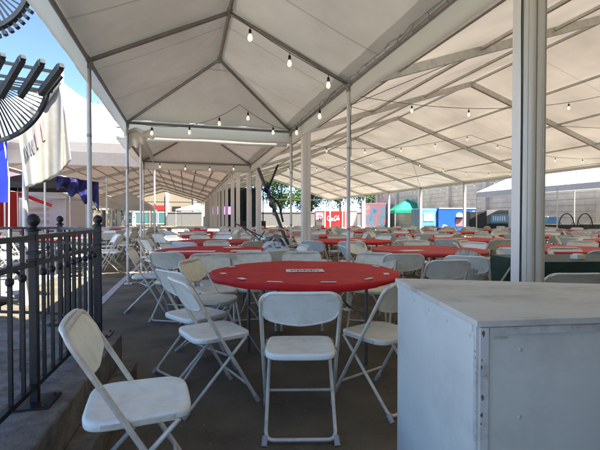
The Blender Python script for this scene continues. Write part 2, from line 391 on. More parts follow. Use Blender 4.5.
ZE = 3.36
C0, CR, C1 = 2.09, 9.5, 16.9
big = clearspan('clearspan_tent', -7.88, 12, 5.0, C0, CR, C1, ZE, 5.80, vinyl_w, 4, 'wide beige gabled tent with fluted grey posts roofing the right half', gable_far=False)
long_t = clearspan('clearspan_tent', 13.4, 9, 5.0, -7.0, -2.5, 2.0, 3.15, 4.5, vinyl_d, 6, 'brown-lined gabled tent stretching far back beyond the walkway canopies', skip_left_posts=True, gable_far=False)
# posts down the left side of the long tent: thin white poles
for i in range(9):
    m = MB(); m.tube([(0, 0, 0), (0, 0, 3.15)], .035, 8)
    m.build('pole', pole_m, long_t, T(13.4 + i * 5, -7.0) - T(13.4, -2.5))

# hip frame tent over the walkway
def hip_tent(a0, a1, c0, c1, ze, zr, mids, label, fab, near_open=False, valh=.28):
    cm = (c0 + c1) / 2; hw = (c1 - c0) / 2
    o_ = T(a1, cm); root = empty('walkway_canopy', o_, 0, label, 'canopy')
    def P(a, c, z): return T(a, c, z) - o_
    r0, r1 = a0 + hw, a1 - hw
    m = MB(); f = .05; a0_, a1_, c0_, c1_ = a0, a1, c0, c1; a0 -= .02; a1 += .02; c0 -= .02; c1 += .02
    slope_panel(m, P(a0, c0, ze + f), P(r0, cm, zr + f), P(r1, cm, zr + f), P(a1, c0, ze + f), 60, 16, 0.03, 0.008)
    slope_panel(m, P(a0, c1, ze + f), P(r0, cm, zr + f), P(r1, cm, zr + f), P(a1, c1, ze + f), 60, 16, 0.03, 0.008)
    slope_panel(m, P(a1, c0, ze + f), P(r1, cm, zr + f), P(r1, cm, zr + f), P(a1, c1, ze + f), 16, 16, 0.02, 0.006)
    slope_panel(m, P(a0, c0, ze + f), P(r0, cm, zr + f), P(r0, cm, zr + f), P(a0, c1, ze + f), 16, 16, 0.02, 0.006)
    m.build('roof', fab, root); a0, a1, c0, c1 = a0_, a1_, c0_, c1_
    e = .012
    for (pa, pb, n) in ((P(a0 - e, c0 - e, ze), P(a1 + e, c0 - e, ze), 90), (P(a0 - e, c1 + e, ze), P(a1 + e, c1 + e, ze), 90), (P(a1 + e, c0 - e, ze), P(a1 + e, c1 + e, ze), 40), (P(a0 - e, c0 - e, ze), P(a0 - e, c1 + e, ze), 40)):
        dr = (pb - pa).normalized(); nrm = Vector((-dr.y, dr.x, 0)); m = MB()
        Ln = (pb - pa).length
        def fn(u, v, pa=pa, pb=pb, nrm=nrm, Ln=Ln):
            p = pa.lerp(pb, u) + nrm * (.003 * math.sin(u * Ln * 9) + .002 * math.sin(u * Ln * 23)) * v
            return (p.x, p.y, ze + .050 - v * (valh + .012 * math.sin(u * Ln * 2.06) ** 2))
        m.grid(fn, n, 4)
        m.build('valance', vinyl_v, root, solid=.003)
    pr = .024
    def pipe(p, q, r=pr, nm='pipe'):
        m = MB(); m.tube([p, q], r, 10); return m.build(nm, pipe_m, root)
    for c_ in (c0, c1): pipe(P(a0, c_, ze), P(a1, c_, ze), nm='eave_pipe')
    for a_ in (a0, a1): pipe(P(a_, c0, ze), P(a_, c1, ze), nm='eave_pipe')
    pipe(P(r0, cm, zr), P(r1, cm, zr), nm='ridge_pipe')
    for (a_, r_) in ((a0, r0), (a1, r1)):
        for c_ in (c0, c1): pipe(P(a_, c_, ze), P(r_, cm, zr), nm='hip_rafter')
    for a_ in mids:
        for c_ in (c0, c1): pipe(P(a_, c_, ze), P(a_, cm, zr), nm='rafter')
    for a_ in list(mids) + [r0, r1]:
        m = MB()
        m.tube([P(a_ - .09, cm, zr), P(a_ + .09, cm, zr)], .032, 10); m.lathe([(0, -.03), (.034, -.02), (.034, .02), (0, .03)], 10, 0, tuple(P(a_, cm, zr)))
        m.build('ridge_fitting', pipe_m, root)
    legs = [(a1, c0), (a1, c1)] + ([(a0, c0), (a0, c1)] if a0 < 5 else []) + [(a_, c_) for a_ in mids for c_ in (c0, c1)]
    for (a_, c_) in legs:
        m = MB(); p = P(a_, c_, 0)
        m.tube([p + Vector((0, 0, .008)), p + Vector((0, 0, ze - .02))], .024, 12)
        ob = m.build('pole', pole_m, root)
        m = MB(); m.box(p.x, p.y, .006, .13, .13, .012, ROT); m.build('foot_plate', pole_m, ob)
        m = MB(); m.tube([p + Vector((0, 0, ze - .09)), p + Vector((0, 0, ze + .03))], .034, 10); m.tube([P(a_ - .1, c_, ze), P(a_ + .1, c_, ze)], .032, 10)
        m.build('corner_fitting', pipe_m, ob)
        for z_ in (1.02, 2.05):
            m = MB(); m.tube([p + Vector((0, 0, z_)), p + Vector((0, 0, z_ + .035))], .0262, 12); m.build('tape_band', tape_m, ob)
        m = MB(); m.tube([p + Vector((.027 + .004 * math.sin(k), -.012, ze - .1 - k * .09)) for k in range(10)], .004, 5); m.build('cord', wire_m, ob)
    return root, P
A0, A1, AC0, AC1, AZE, AZR = -0.5, 7.85, -1.0, 2.0, 2.87, 3.58
tentA, PA = hip_tent(A0, A1, AC0, AC1, AZE, AZR, [4.88], 'pale grey hip-roofed canopy overhead, carried on thin poles above the nearest table', vinyl)
tentB, PB_ = hip_tent(8.25, 13.1, -1.22, 2.0, AZE, AZR, [], 'second smaller hip-roofed canopy, directly beyond the nearest one over the walkway', vinyl)
# lacing rope along the right eave of the near canopy
m = MB()
for i in range(26):
    a_ = 1.6 + i * .24
    m.tube([PA(a_ + .03 * math.cos(t * 1.1 + i), AC1 - .028 - .032 * math.sin(t * .62), AZE + .03 * math.cos(t * .62) + .01) for t in range(6)], .004, 5)
m.tube([PA(1.5 + k * .05, AC1 - .045 - .012 * math.sin(k * .6), AZE + .035 + .008 * math.sin(k * .9)) for k in range(120)], .004, 5)
m.build('lacing_rope', pipe_m, tentA)
# gathered cloth ends at the left corner
m = MB()
def fn(u, v):
    p = PA(A1 - .1 + .45 * v, AC0 - .05 + .5 * u, AZE - .12 - .28 * v * (1 - u) - .025 * math.sin(u * 11 + 3 * v) - .02 * math.sin(u * 23) * v - .05 * v)
    return tuple(p)
m.grid(fn, 24, 10); m.build('loose_flap', vinyl, tentA)

# string lights
def string_lights(pts, label, n, sag=.10, yellow=(), drop=.0, bs=1.0):
    root = empty('string_lights', pts[0], 0, label, 'string lights')
    o_ = Vector(pts[0]); P_ = [Vector(p) - o_ for p in pts]
    path = []
    for i in range(len(P_) - 1):
        L = (P_[i + 1] - P_[i]).length; k = max(4, int(L / .25))
        for j in range(k):
            t = j / k; p = P_[i].lerp(P_[i + 1], t); p.z -= sag * 4 * t * (1 - t); path.append(p)
    path.append(P_[-1])
    m = MB(); m.tube(path, .0045 if bs > .8 else .006, 5); m.build('wire', wire_m, root)
    tot = sum((path[i + 1] - path[i]).length for i in range(len(path) - 1))
    for k in range(n):
        s_ = tot * (k + .5) / n; acc = 0
        for i in range(len(path) - 1):
            l = (path[i + 1] - path[i]).length
            if acc + l >= s_: p = path[i].lerp(path[i + 1], (s_ - acc) / l); break
            acc += l
        m = MB(); m.tube([(0, 0, 0), (0, 0, -.03)], .004, 6); m.lathe([(.0, -.03), (.016, -.034), (.018, -.08), (.014, -.085), (0, -.085)], 10)
        sk = m.build('socket', black_rub, root, p)
        m = MB(); m.lathe([(.012, -.085), (.020, -.10), (.028, -.125), (.028, -.145), (.018, -.165), (.0, -.172)], 12)
        m.build('bulb', bulb_y if k in yellow else bulb_m, sk)
        m2 = None
        if drop: pass
    return root
string_lights([T(4.80, .5, AZR - .03), T(4.80, 1.95, AZE - .02)], 'string of three bulbs hanging along the rafter over the nearest table', 3, .05, (0,))
string_lights([T(5.1, 1.9, AZE - .02), T(7.70, 1.9, AZE + .02)], 'string of bulbs along the gutter side eave of the nearest canopy', 2, .08)
string_lights([T(7.75, 1.85, AZE + .02), T(7.1, .9, AZE + .26), T(7.75, 0.1, AZE + .0), T(7.78, -.9, AZE + .0)], 'string of bulbs looped across the far end eave of the nearest canopy', 5, .06)
string_lights([T(12.9, 1.8, AZE), T(12.9, -1.1, AZE)], 'string of bulbs across the far end of the second hip-roofed canopy', 4, .08)
nm = ['first', 'second', 'third', 'fourth', 'fifth']
for i, a_ in enumerate((7.12, 12.12, 17.12, 27.12)):
    string_lights([T(a_, 2.3, 3.55), T(a_, 9.5, 4.05), T(a_, 16.4, 3.6)], 'string of small bulbs sagging across the wide tent, %s crossing from the front' % nm[i], 11, .38, bs=.6)
string_lights([T(3.3, 16.3, 3.25), T(36, 16.3, 3.25)], 'string of small bulbs running along the far side eave of the wide tent', 20, .03, bs=.6)

# ------------------------------------------------------------------ folding chair
def chair_parts():
    back = MB()
    # sloping frame line: y = .22 - .575*z ; backrest panel between the tubes
    def yl(z): return .22 - .575 * z
    nu, nv = 18, 8
    def panel(off):
        def fn(u, v):
            x = (u - .5) * .415
            k = abs(u - .5) * 2
            top = .792 - .055 * max(0, (k - .72) / .28) ** 2
            bot = .612 + .030 * k ** 2 + .018 * max(0, (k - .8) / .2) ** 2 * 2 - .012 * (1 - k) 
            z = bot + (top - bot) * v
            y = yl(z) - .022 * (1 - k * k) + off + .006 * math.sin(math.pi * v)
            return (x, y, z)
        return fn
    back.grid(panel(.007), nu, nv); back.grid(panel(-.007), nu, nv)
    # rolled lip round the panel
    f0 = panel(0)
    rim = [f0(i / nu, 0) for i in range(nu + 1)] + [f0(1, j / nv) for j in range(1, nv)] + [f0(1 - i / nu, 1) for i in range(nu + 1)] + [f0(0, 1 - j / nv) for j in range(1, nv)]
    back.tube(rim, .009, 6, closed=True)
    seat = MB()
    def outline(k):
        t = 2 * math.pi * k / 40; c, s_ = math.cos(t), math.sin(t)
        e = .42
        x = math.copysign(abs(c) ** e, c); y = math.copysign(abs(s_) ** e, s_)
        w = .200 - .012 * (y + 1) / 2 * 1
        return x * w, .005 + y * .197
    rings = []
    for (sc, dz) in ((.02, -.012), (.45, -.010), (.8, -.004), (.93, .002), (.985, -.001), (1.0, -.009), (.995, -.028), (.975, -.034), (.95, -.022), (.5, -.020), (.02, -.020)):
        r = []
        for k in range(40):
            x, y = outline(k); z = .452 + dz
            if y > .12: z -= (y - .12) ** 2 * 1.5 * sc
            r.append((x * sc, .005 + (y - .005) * sc, z))
        rings.append(r)
    vs_ = [p for r in rings for p in r]
    seat.add(vs_, [(i * 40 + j, i * 40 + (j + 1) % 40, (i + 1) * 40 + (j + 1) % 40, (i + 1) * 40 + j) for i in range(len(rings) - 1) for j in range(40)], 0, True)
    seat.add(rings[0], [tuple(reversed(range(40)))]); seat.add(rings[-1], [tuple(range(40))])
    X = .212
    fr = MB()
    path = fillet([(-X, yl(.015), .015), (-X, yl(.45), .45), (-X, yl(.785), .785), (X, yl(.785), .785), (X, yl(.45), .45), (X, yl(.015), .015)], .07, 6)
    fr.tube(path, .0115, 8)
    fr.tube([(-X, yl(.12), .12), (X, yl(.12), .12)], .009, 7)
    rl = MB(); X2 = .180
    path = fillet([(-X2, .15, .42), (-X2 - .004, -.24, .022), (X2 + .004, -.24, .022), (X2, .15, .42)], .045, 5)
    rl.tube(path, .0105, 8)
    rl.tube([(-X2, .14, .415), (X2, .14, .415)], .009, 6)
    caps = []
    for sx in (-1, 1):
        c = MB(); c.tube([(sx * X, yl(.0) , .0), (sx * X, yl(.045), .045)], .0155, 8); caps.append(c)
    rc = []
    for sx in (-1, 1):
        c = MB(); c.tube([(sx * (X2 + .010), -.262, .0), (sx * (X2 + .006), -.228, .036)], .016, 8); rc.append(c)
    br = []
    for sx in (-1, 1):
        b_ = MB(); b_.bar((sx * .197, -.12, .435), (sx * .197, .13, .435), .006, .018); br.append(b_)
    return back, seat, fr, rl, caps, rc, br
back, seat, fr, rl, caps, rc, br = chair_parts()
proto = {}
def make_chair(pm):
    root = empty('folding_chair', (0, 0, 0), 0, 'x', 'chair', 'white folding chairs around the round tables')
    back.build('backrest', pm, root); s_ = seat.build('seat', pm, root); [b_.build('bracket', tube_m, s_) for b_ in br]
    f_ = fr.build('frame', tube_m, root); r_ = rl.build('rear_legs', tube_m, root)
    for c in caps: c.build('foot_cap', cap_m, f_)
    for c in rc: c.build('foot_cap', cap_m, r_)
    return root
USED = set()
def copy_chair(x, y, ang, label, aged=False, lift=0.0):
    key = 'o' if aged else 'n'
    if key not in proto:
        o = proto[key] = make_chair(plastic_old if aged else plastic)
        KIDS[o.name] = kids(o)
        for k in list(KIDS[o.name]): KIDS[k.name] = kids(k)
    else: o = copy_tree(proto[key])
    o.location = (x, y, lift); o.rotation_euler = (0, 0, R(ang - 90)); o['label'] = label
    return o
# simple one-mesh chair for the distance
low = MB()
low.grid(lambda u, v: ((u - .5) * .41, .22 - .575 * (.61 + .18 * v) - .02 * (1 - (2 * u - 1) ** 2), .61 + .18 * v - .03 * (abs(2 * u - 1) > .9) * (v > .5)), 6, 2, 0)
low.prism([(-.19, -.16), (-.16, -.19), (.16, -.19), (.19, -.16), (.18, .17), (.14, .2), (-.14, .2), (-.18, .17)], .03, 'z', .42, 0)
Xl = .212
low.tube([(-Xl, .22, 0), (-Xl, -.225, .77), (-Xl + .05, -.235, .795), (Xl - .05, -.235, .795), (Xl, -.225, .77), (Xl, .22, 0)], .012, 5, 1)
low.tube([(-.18, .15, .42), (-.18, -.24, .02), (.18, -.24, .02), (.18, .15, .42)], .011, 5, 1)
low.tube([(-Xl, .15, .12), (Xl, .15, .12)], .009, 4, 1)
low_mesh = [low.mesh('folding_chair', [plastic, tube_m]), low.mesh('folding_chair', [plastic_old, tube_m])]

# ------------------------------------------------------------------ round table
TR = .765
def table_proto():
    root = empty('round_table', (0, 0, 0), 0, 'x', 'table', 'round folding tables')
    m = MB(); m.lathe([(0, .735), (TR - .01, .735), (TR, .728), (TR, .712), (TR - .01, .706), (0, .706)], 48); m.build('tabletop', wood_t, root)
    for sx in (-1, 1):
        m = MB()
        m.tube(fillet([(sx * .42, -.30, .0), (sx * .42, -.30, .69), (sx * .42, .30, .69), (sx * .42, .30, .0)], .05), .014, 8)
        m.tube([(sx * .42, -.30, .16), (sx * .42, .30, .16)], .011, 6)
        m.tube([(sx * .42, 0, .40), (sx * .1, 0, .70)], .009, 6); m.tube([(sx * .42, -.3, .40), (sx * .42, .3, .40)], .009, 6)
        m.build('leg_frame', steel_dk, root)
    return root
def cloth_mesh(matl, seed):
    rnd = random.Random(seed); m = MB(); n = 96
    p1, p2 = rnd.random() * 6, rnd.random() * 6
    prof = [(.0, 0), (.3, 0), (.55, 0), (.7, .0), (.755, .0005), (.773, -.004), (.779, -.014), (.778, -.026), (.772, -.038), (.766, -.046)]
    vs_ = []; fs = []
    for i, (r, dz) in enumerate(prof):
        for j in range(n):
            a = 2 * math.pi * j / n
            w = .0025 * math.sin(5 * a + p1 + r * 6) * (r > .2) + .002 * math.sin(9 * a + p2 - r * 14) * (r > .2)
            rr = r; z = .7385 + dz + w * (1 if dz > -.01 else 1)
            if dz < -.01: rr += (.006 * math.sin(31 * a + p1) + .004 * math.sin(47 * a)) * (-dz / .10); z += (.012 * math.sin(4 * a + p2) + .006 * math.sin(11 * a)) * (-dz / .10)
            vs_.append((rr * math.cos(a), rr * math.sin(a), z + .003))
    for i in range(len(prof) - 1):
        for j in range(n): fs.append((i * n + j, i * n + (j + 1) % n, (i + 1) * n + (j + 1) % n, (i + 1) * n + j))
    m.add(vs_, fs, 0, True); return m.mesh('tablecloth', matl)
cloths = [cloth_mesh(red_cloth, 1), cloth_mesh(red_cloth, 2), cloth_mesh(red_old, 3)]
tab0 = None
ORD = ['first', 'second', 'third', 'fourth', 'fifth', 'sixth', 'seventh', 'eighth', 'ninth', 'tenth', 'eleventh', 'twelfth', 'thirteenth', 'fourteenth', 'fifteenth', 'sixteenth', 'seventeenth', 'eighteenth', 'nineteenth', 'twentieth']
TABLES = []
def place_table(x, y, phrase, rz=0.0, ci=0):
    global tab0
    if tab0 is None:
        tab0 = table_proto(); t = tab0; KIDS[t.name] = kids(t)
        for k in KIDS[t.name]: KIDS[k.name] = []
    else: t = copy_tree(tab0)
    t.location = (x, y, 0); t.rotation_euler = (0, 0, rz)
    t['label'] = 'round folding table with dark folding legs, ' + phrase
    c = bpy.data.objects.new('tablecloth', cloths[ci]); scene.collection.objects.link(c)
    c.location = (x, y, 0); c.rotation_euler = (0, 0, rz)
    tag(c, 'red fitted plastic cover on the ' + phrase, 'tablecloth', 'red table covers')
    TABLES.append((x, y, phrase)); return t
chairs = []          # (x, y, angle, label)
def vis(x, y):
    if y < .6: return False
    px = 300 + 410 * x / y
    return -60 < px < 660
def ring(x, y, phrase, n=8, r=1.04, skip=()):
    names = ['right side', 'far right side', 'far side', 'far left side', 'left side', 'near left side', 'near side', 'near right side']
    for k in range(n):
        if k in skip: continue
        a = 45 * k + random.uniform(-9, 9); rr = r + random.uniform(-.08, .14)
        cx, cy_ = x + rr * math.cos(R(a)), y + rr * math.sin(R(a))
        if not vis(cx, cy_): continue
        chairs.append((cx, cy_, a + 180 + random.uniform(-14, 14), 'white folding chair, %s of %s' % (names[k], phrase if ' in ' in phrase else 'the ' + phrase)))
t1 = (.04, 3.43)
place_table(*t1, 'nearest table, in front of the white box', .3, 0)
place_table(-1.2, 5.68, 'second table, past the nearest one along the walkway', .1, 1)
place_table(1.80, 5.78, 'first table inside the wide tent, beside its posts', .8, 2)
place_table(3.75, 6.0, 'first table seen past the big fluted post', .8, 2)
ring(-1.2, 5.68, 'second table along the walkway', skip=(4, 5, 6))
ring(1.80, 5.78, 'first table inside the wide tent', skip=(5, 6, 7))
ring(3.75, 6.0, 'first table past the fluted post')
LANES = [(.45, 8.05, 2.55, 18, 'the walkway lane'), (-2.6, 9.9, 2.6, 16, 'the fence lane'), (-5.3, 11.0, 2.7, 14, 'the outer fence lane'),
         (3.15, 7.45, 2.6, 16, 'wide tent lane one'), (5.75, 7.3, 2.6, 15, 'wide tent lane two'), (8.4, 5.9, 2.6, 15, 'wide tent lane three'),
         (11.1, 8.2, 2.6, 14, 'wide tent lane four'), (13.8, 9.4, 2.6, 13, 'wide tent lane five')]
for c_, a0, st, n, lname in LANES:
    for i in range(n):
        p = T(a0 + st * i + random.uniform(-.12, .12), c_ + random.uniform(-.15, .15))
        if 'wide' in lname and i * st + a0 > 35.5 and c_ < 8: continue
        if not vis(p.x, p.y) or p.y > 19.5: continue
        ph = '%s table in %s' % (ORD[i], lname)
        place_table(p.x, p.y, ph, random.random() * 3, random.choice((0, 1, 2, 2)))
        ring(p.x, p.y, ph)
# hand-placed chairs near the camera: x, y, facing angle
near = [
    (0.00, 2.36, 91, 'white folding chair seen from behind, tucked up to the nearest red table', 0),
    (-.66, 1.66, 20, 'white folding chair cut off by the bottom edge, beside the iron fence', 0),
    (-.57, 2.68, 34, 'white folding chair with crossed legs between the fence-side chair and nearest table', 0),
    (-.80, 3.16, 48, 'white folding chair half hidden, second along the walkway side of the nearest table', 0),
    (-.80, 3.74, -12, 'white folding chair third along the walkway side of the nearest table', 1),
    (.52, 2.66, 128, 'white folding chair squeezed between the nearest table and the white box', 1),
    (-.88, 4.25, -62, 'grey-white chair back behind the nearest table, closest to the walkway poles', 1),
    (-.50, 4.42, -78, 'grey-white chair back behind the nearest table, second from the walkway poles', 1),
    (0.02, 4.46, -90, 'grey-white chair back directly behind the placard of the nearest table', 1),
    (.76, 4.32, -112, 'grey-white chair behind the nearest table, right of the thin pole', 1),
    (-1.95, 5.28, 12, 'white folding chair standing apart by the thin pole and painted line', 0),
    (-1.46, 4.82, 78, 'white folding chair on the near side of the second walkway table', 1),
    (-.95, 4.72, 100, 'cream folding chair pulled up to the front of the second walkway table', 1),
    (1.14, 4.62, 84, 'white folding chair with its back seen just above the white box corner', 1),
    (1.34, 3.98, 98, 'larger white chair back standing just behind the white box top', 0),
    (1.80, 4.35, 60, 'white folding chair turned sideways behind the white box, under plastic wrap', 0),
    (2.22, 4.55, 140, 'white folding chair angled against the big fluted post', 0),
    (1.92, 3.08, 92, 'white chair back peeking over the box, right of the fluted post', 0),
]
for (x, y, a, lb, ag) in near: copy_chair(x, y, a, lb, bool(ag))
chairs.sort(key=lambda t: t[0] ** 2 + t[1] ** 2)
MAXC = 280
for i, (x, y, a, lb) in enumerate(chairs[:MAXC]):
    if y < 8.5: copy_chair(x, y, a, lb, random.random() < .45)
    else:
        o = bpy.data.objects.new('folding_chair', low_mesh[random.random() < .45]); scene.collection.objects.link(o)
        o.location = (x, y, 0); o.rotation_euler = (0, 0, R(a - 90))
        tag(o, lb, 'chair', 'white folding chairs around the round tables')
# the far rows beyond: one mass
m = MB()
lv, lf, lm, ls = low.v, low.f, low.mi, low.sm
for (x, y, a, lb) in chairs[MAXC:]:
    M = Matrix.Translation((x, y, 0)) @ Matrix.Rotation(R(a - 90), 4, 'Z'); o = len(m.v)
    m.v += [tuple(M @ Vector(p)) for p in lv]; m.f += [tuple(i + o for i in f) for f in lf]; m.mi += lm; m.sm += ls
tag(m.build('folding_chairs', [plastic_old, tube_m]), 'rows of white folding chairs fading into the distance under the tents', 'chairs', None, 'stuff')
print('CHAIRS', len(chairs) + len(near), 'TABLES', len(TABLES))

# things on the tables
def sheet(x, y, w, h, rz, label, z=.7436, grp='paper sheets on the tables', marks=False):
    root = MB(); root.box(0, 0, .001, w, h, .002)
    o = tag(root.build('paper_sheet', paper, None, (x, y, z), rz), label, 'paper', grp)
    return o
o = sheet(.04, 3.38, .31, .17, .06, 'white placard printed with a dark strip, flat at the middle of the nearest table', z=.7455)
m = MB()
for i in range(9):
    m.box(-.11 + i * .027, -.002 + .006 * math.sin(i * 2.1), .0024, .017, .045 + .012 * math.cos(i * 3), .0008)
m.box(0, .045, .0024, .2, .006, .0008); m.box(0, -.05, .0024, .15, .006, .0008)
m.build('printed_strip', ink, o)
for i, ang in enumerate((200, 228, 252, 283, 312, 338, 162, 20)):
    r_ = .68; x, y = t1[0] + r_ * math.cos(R(ang)), t1[1] + r_ * math.sin(R(ang))
    rj = random.Random(i * 7 + 1); m = MB(); m.box(0, 0, .002, .06 + .05 * rj.random(), .022 + .02 * rj.random(), .003)
    tag(m.build('paper_label', paper, None, (x, y, .7452), R(ang + 90 + rj.uniform(-14, 14))), 'small white seat label on the nearest table, %s' % ['far left rim', 'near left rim, second along', 'near left rim, closest to the front', 'front rim beside the chair back', 'near right rim', 'right rim', 'far rim on the walkway side', 'far rim on the gutter side'][i], 'label', 'seat labels round the nearest table')
for (x, y, w, h, rz, lb) in ((-1.42, 5.35, .62, .20, .05, 'long cream sheet lying across the second walkway table'), (-.72, 5.45, .40, .22, .1, 'cream sheet near the gutter side of the second walkway table'),
                             (1.5, 5.5, .3, .16, .3, 'small white sheet on the first table inside the wide tent'), (-1.0, 6.1, .25, .2, .5, 'small white sheet at the back of the second walkway table')):
    sheet(x, y, w, h, rz, lb)
k = 0
for (x, y, ph) in TABLES[4:]:
    if y < 22 and random.random() < .65:
        sheet(x + random.uniform(-.3, .3), y + random.uniform(-.3, .3), random.uniform(.25, .5), random.uniform(.16, .3), random.random() * 3, 'white sheet of paper on the ' + ph)
# crumpled plastic on chairs
def crumple(x, y, z, sx, sy, sz, m_, name, label, cat, seed):
    rnd = random.Random(seed); m = MB(); n = 20; k = 12
    ph = [(rnd.uniform(2, 6), rnd.uniform(2, 6), rnd.random() * 6) for _ in range(5)]
    def fn(u, v):
        t = 2 * math.pi * u; f = math.pi * v
        r = 1 + sum(.09 * math.sin(a * t.__float__() if False else round(a) * t + b * f + c) for a, b, c in ph)
        return (r * sx * math.cos(t) * math.sin(f), r * sy * math.sin(t) * math.sin(f), z + r * sz * (1 - math.cos(f)) / 2)
    m.grid(fn, n * 2, k); return tag(m.build(name, m_, None, (x, y, 0)), label, cat)
crumple(1.80, 4.35, .47, .17, .17, .30, clear_m, 'plastic_bundle', 'crumpled clear plastic heaped on the sideways chair behind the white box', 'plastic wrap', 3)
crumple(-.25, 5.35, .46, .2, .17, .30, clear_m, 'plastic_bundle', 'white plastic bundle on a chair behind the nearest table, below the leaning black pole', 'plastic wrap', 5)
copy_chair(-.25, 5.35, 95, 'white folding chair carrying the white plastic bundle', True)

# ------------------------------------------------------------------ white box
m = MB(); H = .905
q = [(.482, 1.10), (.445, 1.86), (1.75, 1.60), (1.60, 1.235)]
n_ = len(q)
bx = empty('plywood_box', (1.0, 1.4, 0), 0, 'large white painted plywood box filling the bottom corner, dirty flat top', 'box')
def off(p): return (p[0] - 1.0, p[1] - 1.4)
qq = [off(p) for p in q]
m.prism([qq[0], qq[3], qq[2], qq[1]], H - .018); m.build('body', box_paint, bx)
m = MB(); e = .008
cx_ = sum(p[0] for p in qq) / 4; cy_ = sum(p[1] for p in qq) / 4
tq = [(p[0] + (.010 if p[0] > cx_ else -.010), p[1] + (.010 if p[1] > cy_ else -.010)) for p in qq]
m.prism([tq[0], tq[3], tq[2], tq[1]], .018, 'z', H - .018); m.build('lid', box_top, bx, bevel=.002)
m = MB(); p0, p1, p3 = Vector((*qq[0], 0)), Vector((*qq[1], 0)), Vector((*qq[3], 0))
ex = (p3 - p0).normalized(); ey = (p1 - p0).normalized()
a_ = p0 + ex * .014 - ey * .003; m.bar(a_ + Vector((0, 0, .002)), a_ + Vector((0, 0, H - .02)), .022, .006, up=(0, 1, 0)); m.build('corner_trim', box_trim, bx)
m = MB(); a_ = p0 + ey * .010 - ex * .003; m.bar(a_ + Vector((0, 0, .002)), a_ + Vector((0, 0, H - .02)), .006, .018, up=(0, 1, 0)); m.build('corner_trim', box_trim, bx)
m = MB(); m.bar(p0 + ex * .03 - ey * .0025 + Vector((0, 0, H - .030)), p3 - ey * .0025 + Vector((0, 0, H - .030)), .005, .020); m.build('edge_trim', box_trim, bx)
m = MB(); m.bar(p0 + ey * .03 - ex * .0025 + Vector((0, 0, H - .030)), p1 - ex * .0025 + Vector((0, 0, H - .030)), .005, .020); m.build('edge_trim', box_paint, bx)
rw = random.Random(12)
for i in range(16):
    z = rw.uniform(.05, H - .03) if i % 3 else H - .03 - rw.random() * .12; sz = rw.choice((.0015, .002, .003, .0045)); el = rw.uniform(.8, 3.0)
    q_ = []
    for t in range(11):
        a = t / 11 * 6.283; k_ = sz * rw.uniform(.45, 1.25); q_.append((math.cos(a) * k_, math.sin(a) * k_ * el))
    m = MB()
    if i % 2: b_ = p0 + ex * rw.uniform(.002, .010) - ey * .0066; m.add([tuple(b_ + ex * a + Vector((0, 0, z + b))) for a, b in q_], [tuple(range(11))])
    else: b_ = p0 + ey * rw.uniform(.002, .010) - ex * .0066; m.add([tuple(b_ + ey * a + Vector((0, 0, z + b))) for a, b in q_], [tuple(reversed(range(11)))])
    m.build('paint_chip', chip_m, bx)
for k in range(5):
    m = MB(); m.lathe([(0, .0016), (.0045, .0012), (.0055, 0)], 10)
    o = m.build('screw', box_trim, bx, p0 + ex * (.12 + k * .0) - ey * .0006 + Vector((0, 0, .08 + k * .185))); o.rotation_euler = (R(90), 0, 0)
    m = MB(); m.lathe([(0, .0016), (.0045, .0012), (.0055, 0)], 10)
    o = m.build('screw', box_trim, bx, p0 + ey * (.05 + k * .16) - ex * .0006 + Vector((0, 0, H - .055))); o.rotation_euler = (R(90), 0, R(-90))
# pencilled scribble under the corner
m = MB(); z0 = H - .052
pts = [p0 + ex * (.036 + i * .0035) - ey * .0055 + Vector((0, 0, z0 + .006 * (i % 2))) for i in range(14)]
m.tube(pts, .0011, 4); m.build('pencil_scribble', box_trim, bx)

# ------------------------------------------------------------------ curb + planter + iron fence
FD = Vector((-.24, 1.10, 0)).normalized(); FN = Vector((FD.y, -FD.x, 0))      # FN to the right (walkway)
P32 = Vector((-1.23, 1.89, 0)); P99 = Vector((-1.47, 2.99, 0)); CT = .32
m = MB()
s0 = P32 - FD * 2.6; s1 = P99 + FD * .03
m.add([tuple(p) for p in (s0 + FN * .15, s1 + FN * .15, s1 - FN * .14, s0 - FN * .14)] + [tuple(p + Vector((0, 0, CT))) for p in (s0 + FN * .15, s1 + FN * .15, s1 - FN * .14, s0 - FN * .14)],
      [(4, 5, 6, 7), (0, 1, 5, 4), (1, 2, 6, 5), (2, 3, 7, 6), (3, 0, 4, 7)])
tag(m.build('curb', curb_m, bevel=.012), 'low weathered curb carrying the black iron fence', None, None, 'structure')
m = MB(); m.bar(s0 + FN * .21 + Vector((0, 0, .07)), s1 - FD * .1 + FN * .21 + Vector((0, 0, .07)), .12, .14)
tag(m.build('curb_step', curb_m, bevel=.012), None, None, None, 'structure')
m = MB(); cor = [s0 - FN * .14, s1 - FN * .14, Vector((-2.25, 3.75, 0)), Vector((-4.5, 4.0, 0)), Vector((-5.5, -1.0, 0))]
m.prism([(p.x, p.y) for p in reversed(cor)], .24, 'z', .0)
tag(m.build('planter_ground', rock_m), None, None, None, 'structure')
m = MB(); rnd = random.Random(5)
for i in range(420):
    t = rnd.random(); p = s0.lerp(s1, t) - FN * (.16 + rnd.random() ** 2 * 1.3); s_ = rnd.uniform(.012, .03); a = rnd.random() * 6
    z = .245 + rnd.random() * .015
    m.add([(p.x + s_ * math.cos(a), p.y + s_ * math.sin(a), z), (p.x - s_ * .5 * math.sin(a), p.y + s_ * .5 * math.cos(a), z + .008), (p.x - s_ * math.cos(a), p.y - s_ * math.sin(a), z), (p.x + s_ * .5 * math.sin(a), p.y - s_ * .5 * math.cos(a), z + .006)], [(0, 1, 2, 3)])
tag(m.build('leaf_litter', litter_m), 'dry brown leaves scattered on the ground inside the fence', 'leaves', None, 'stuff')

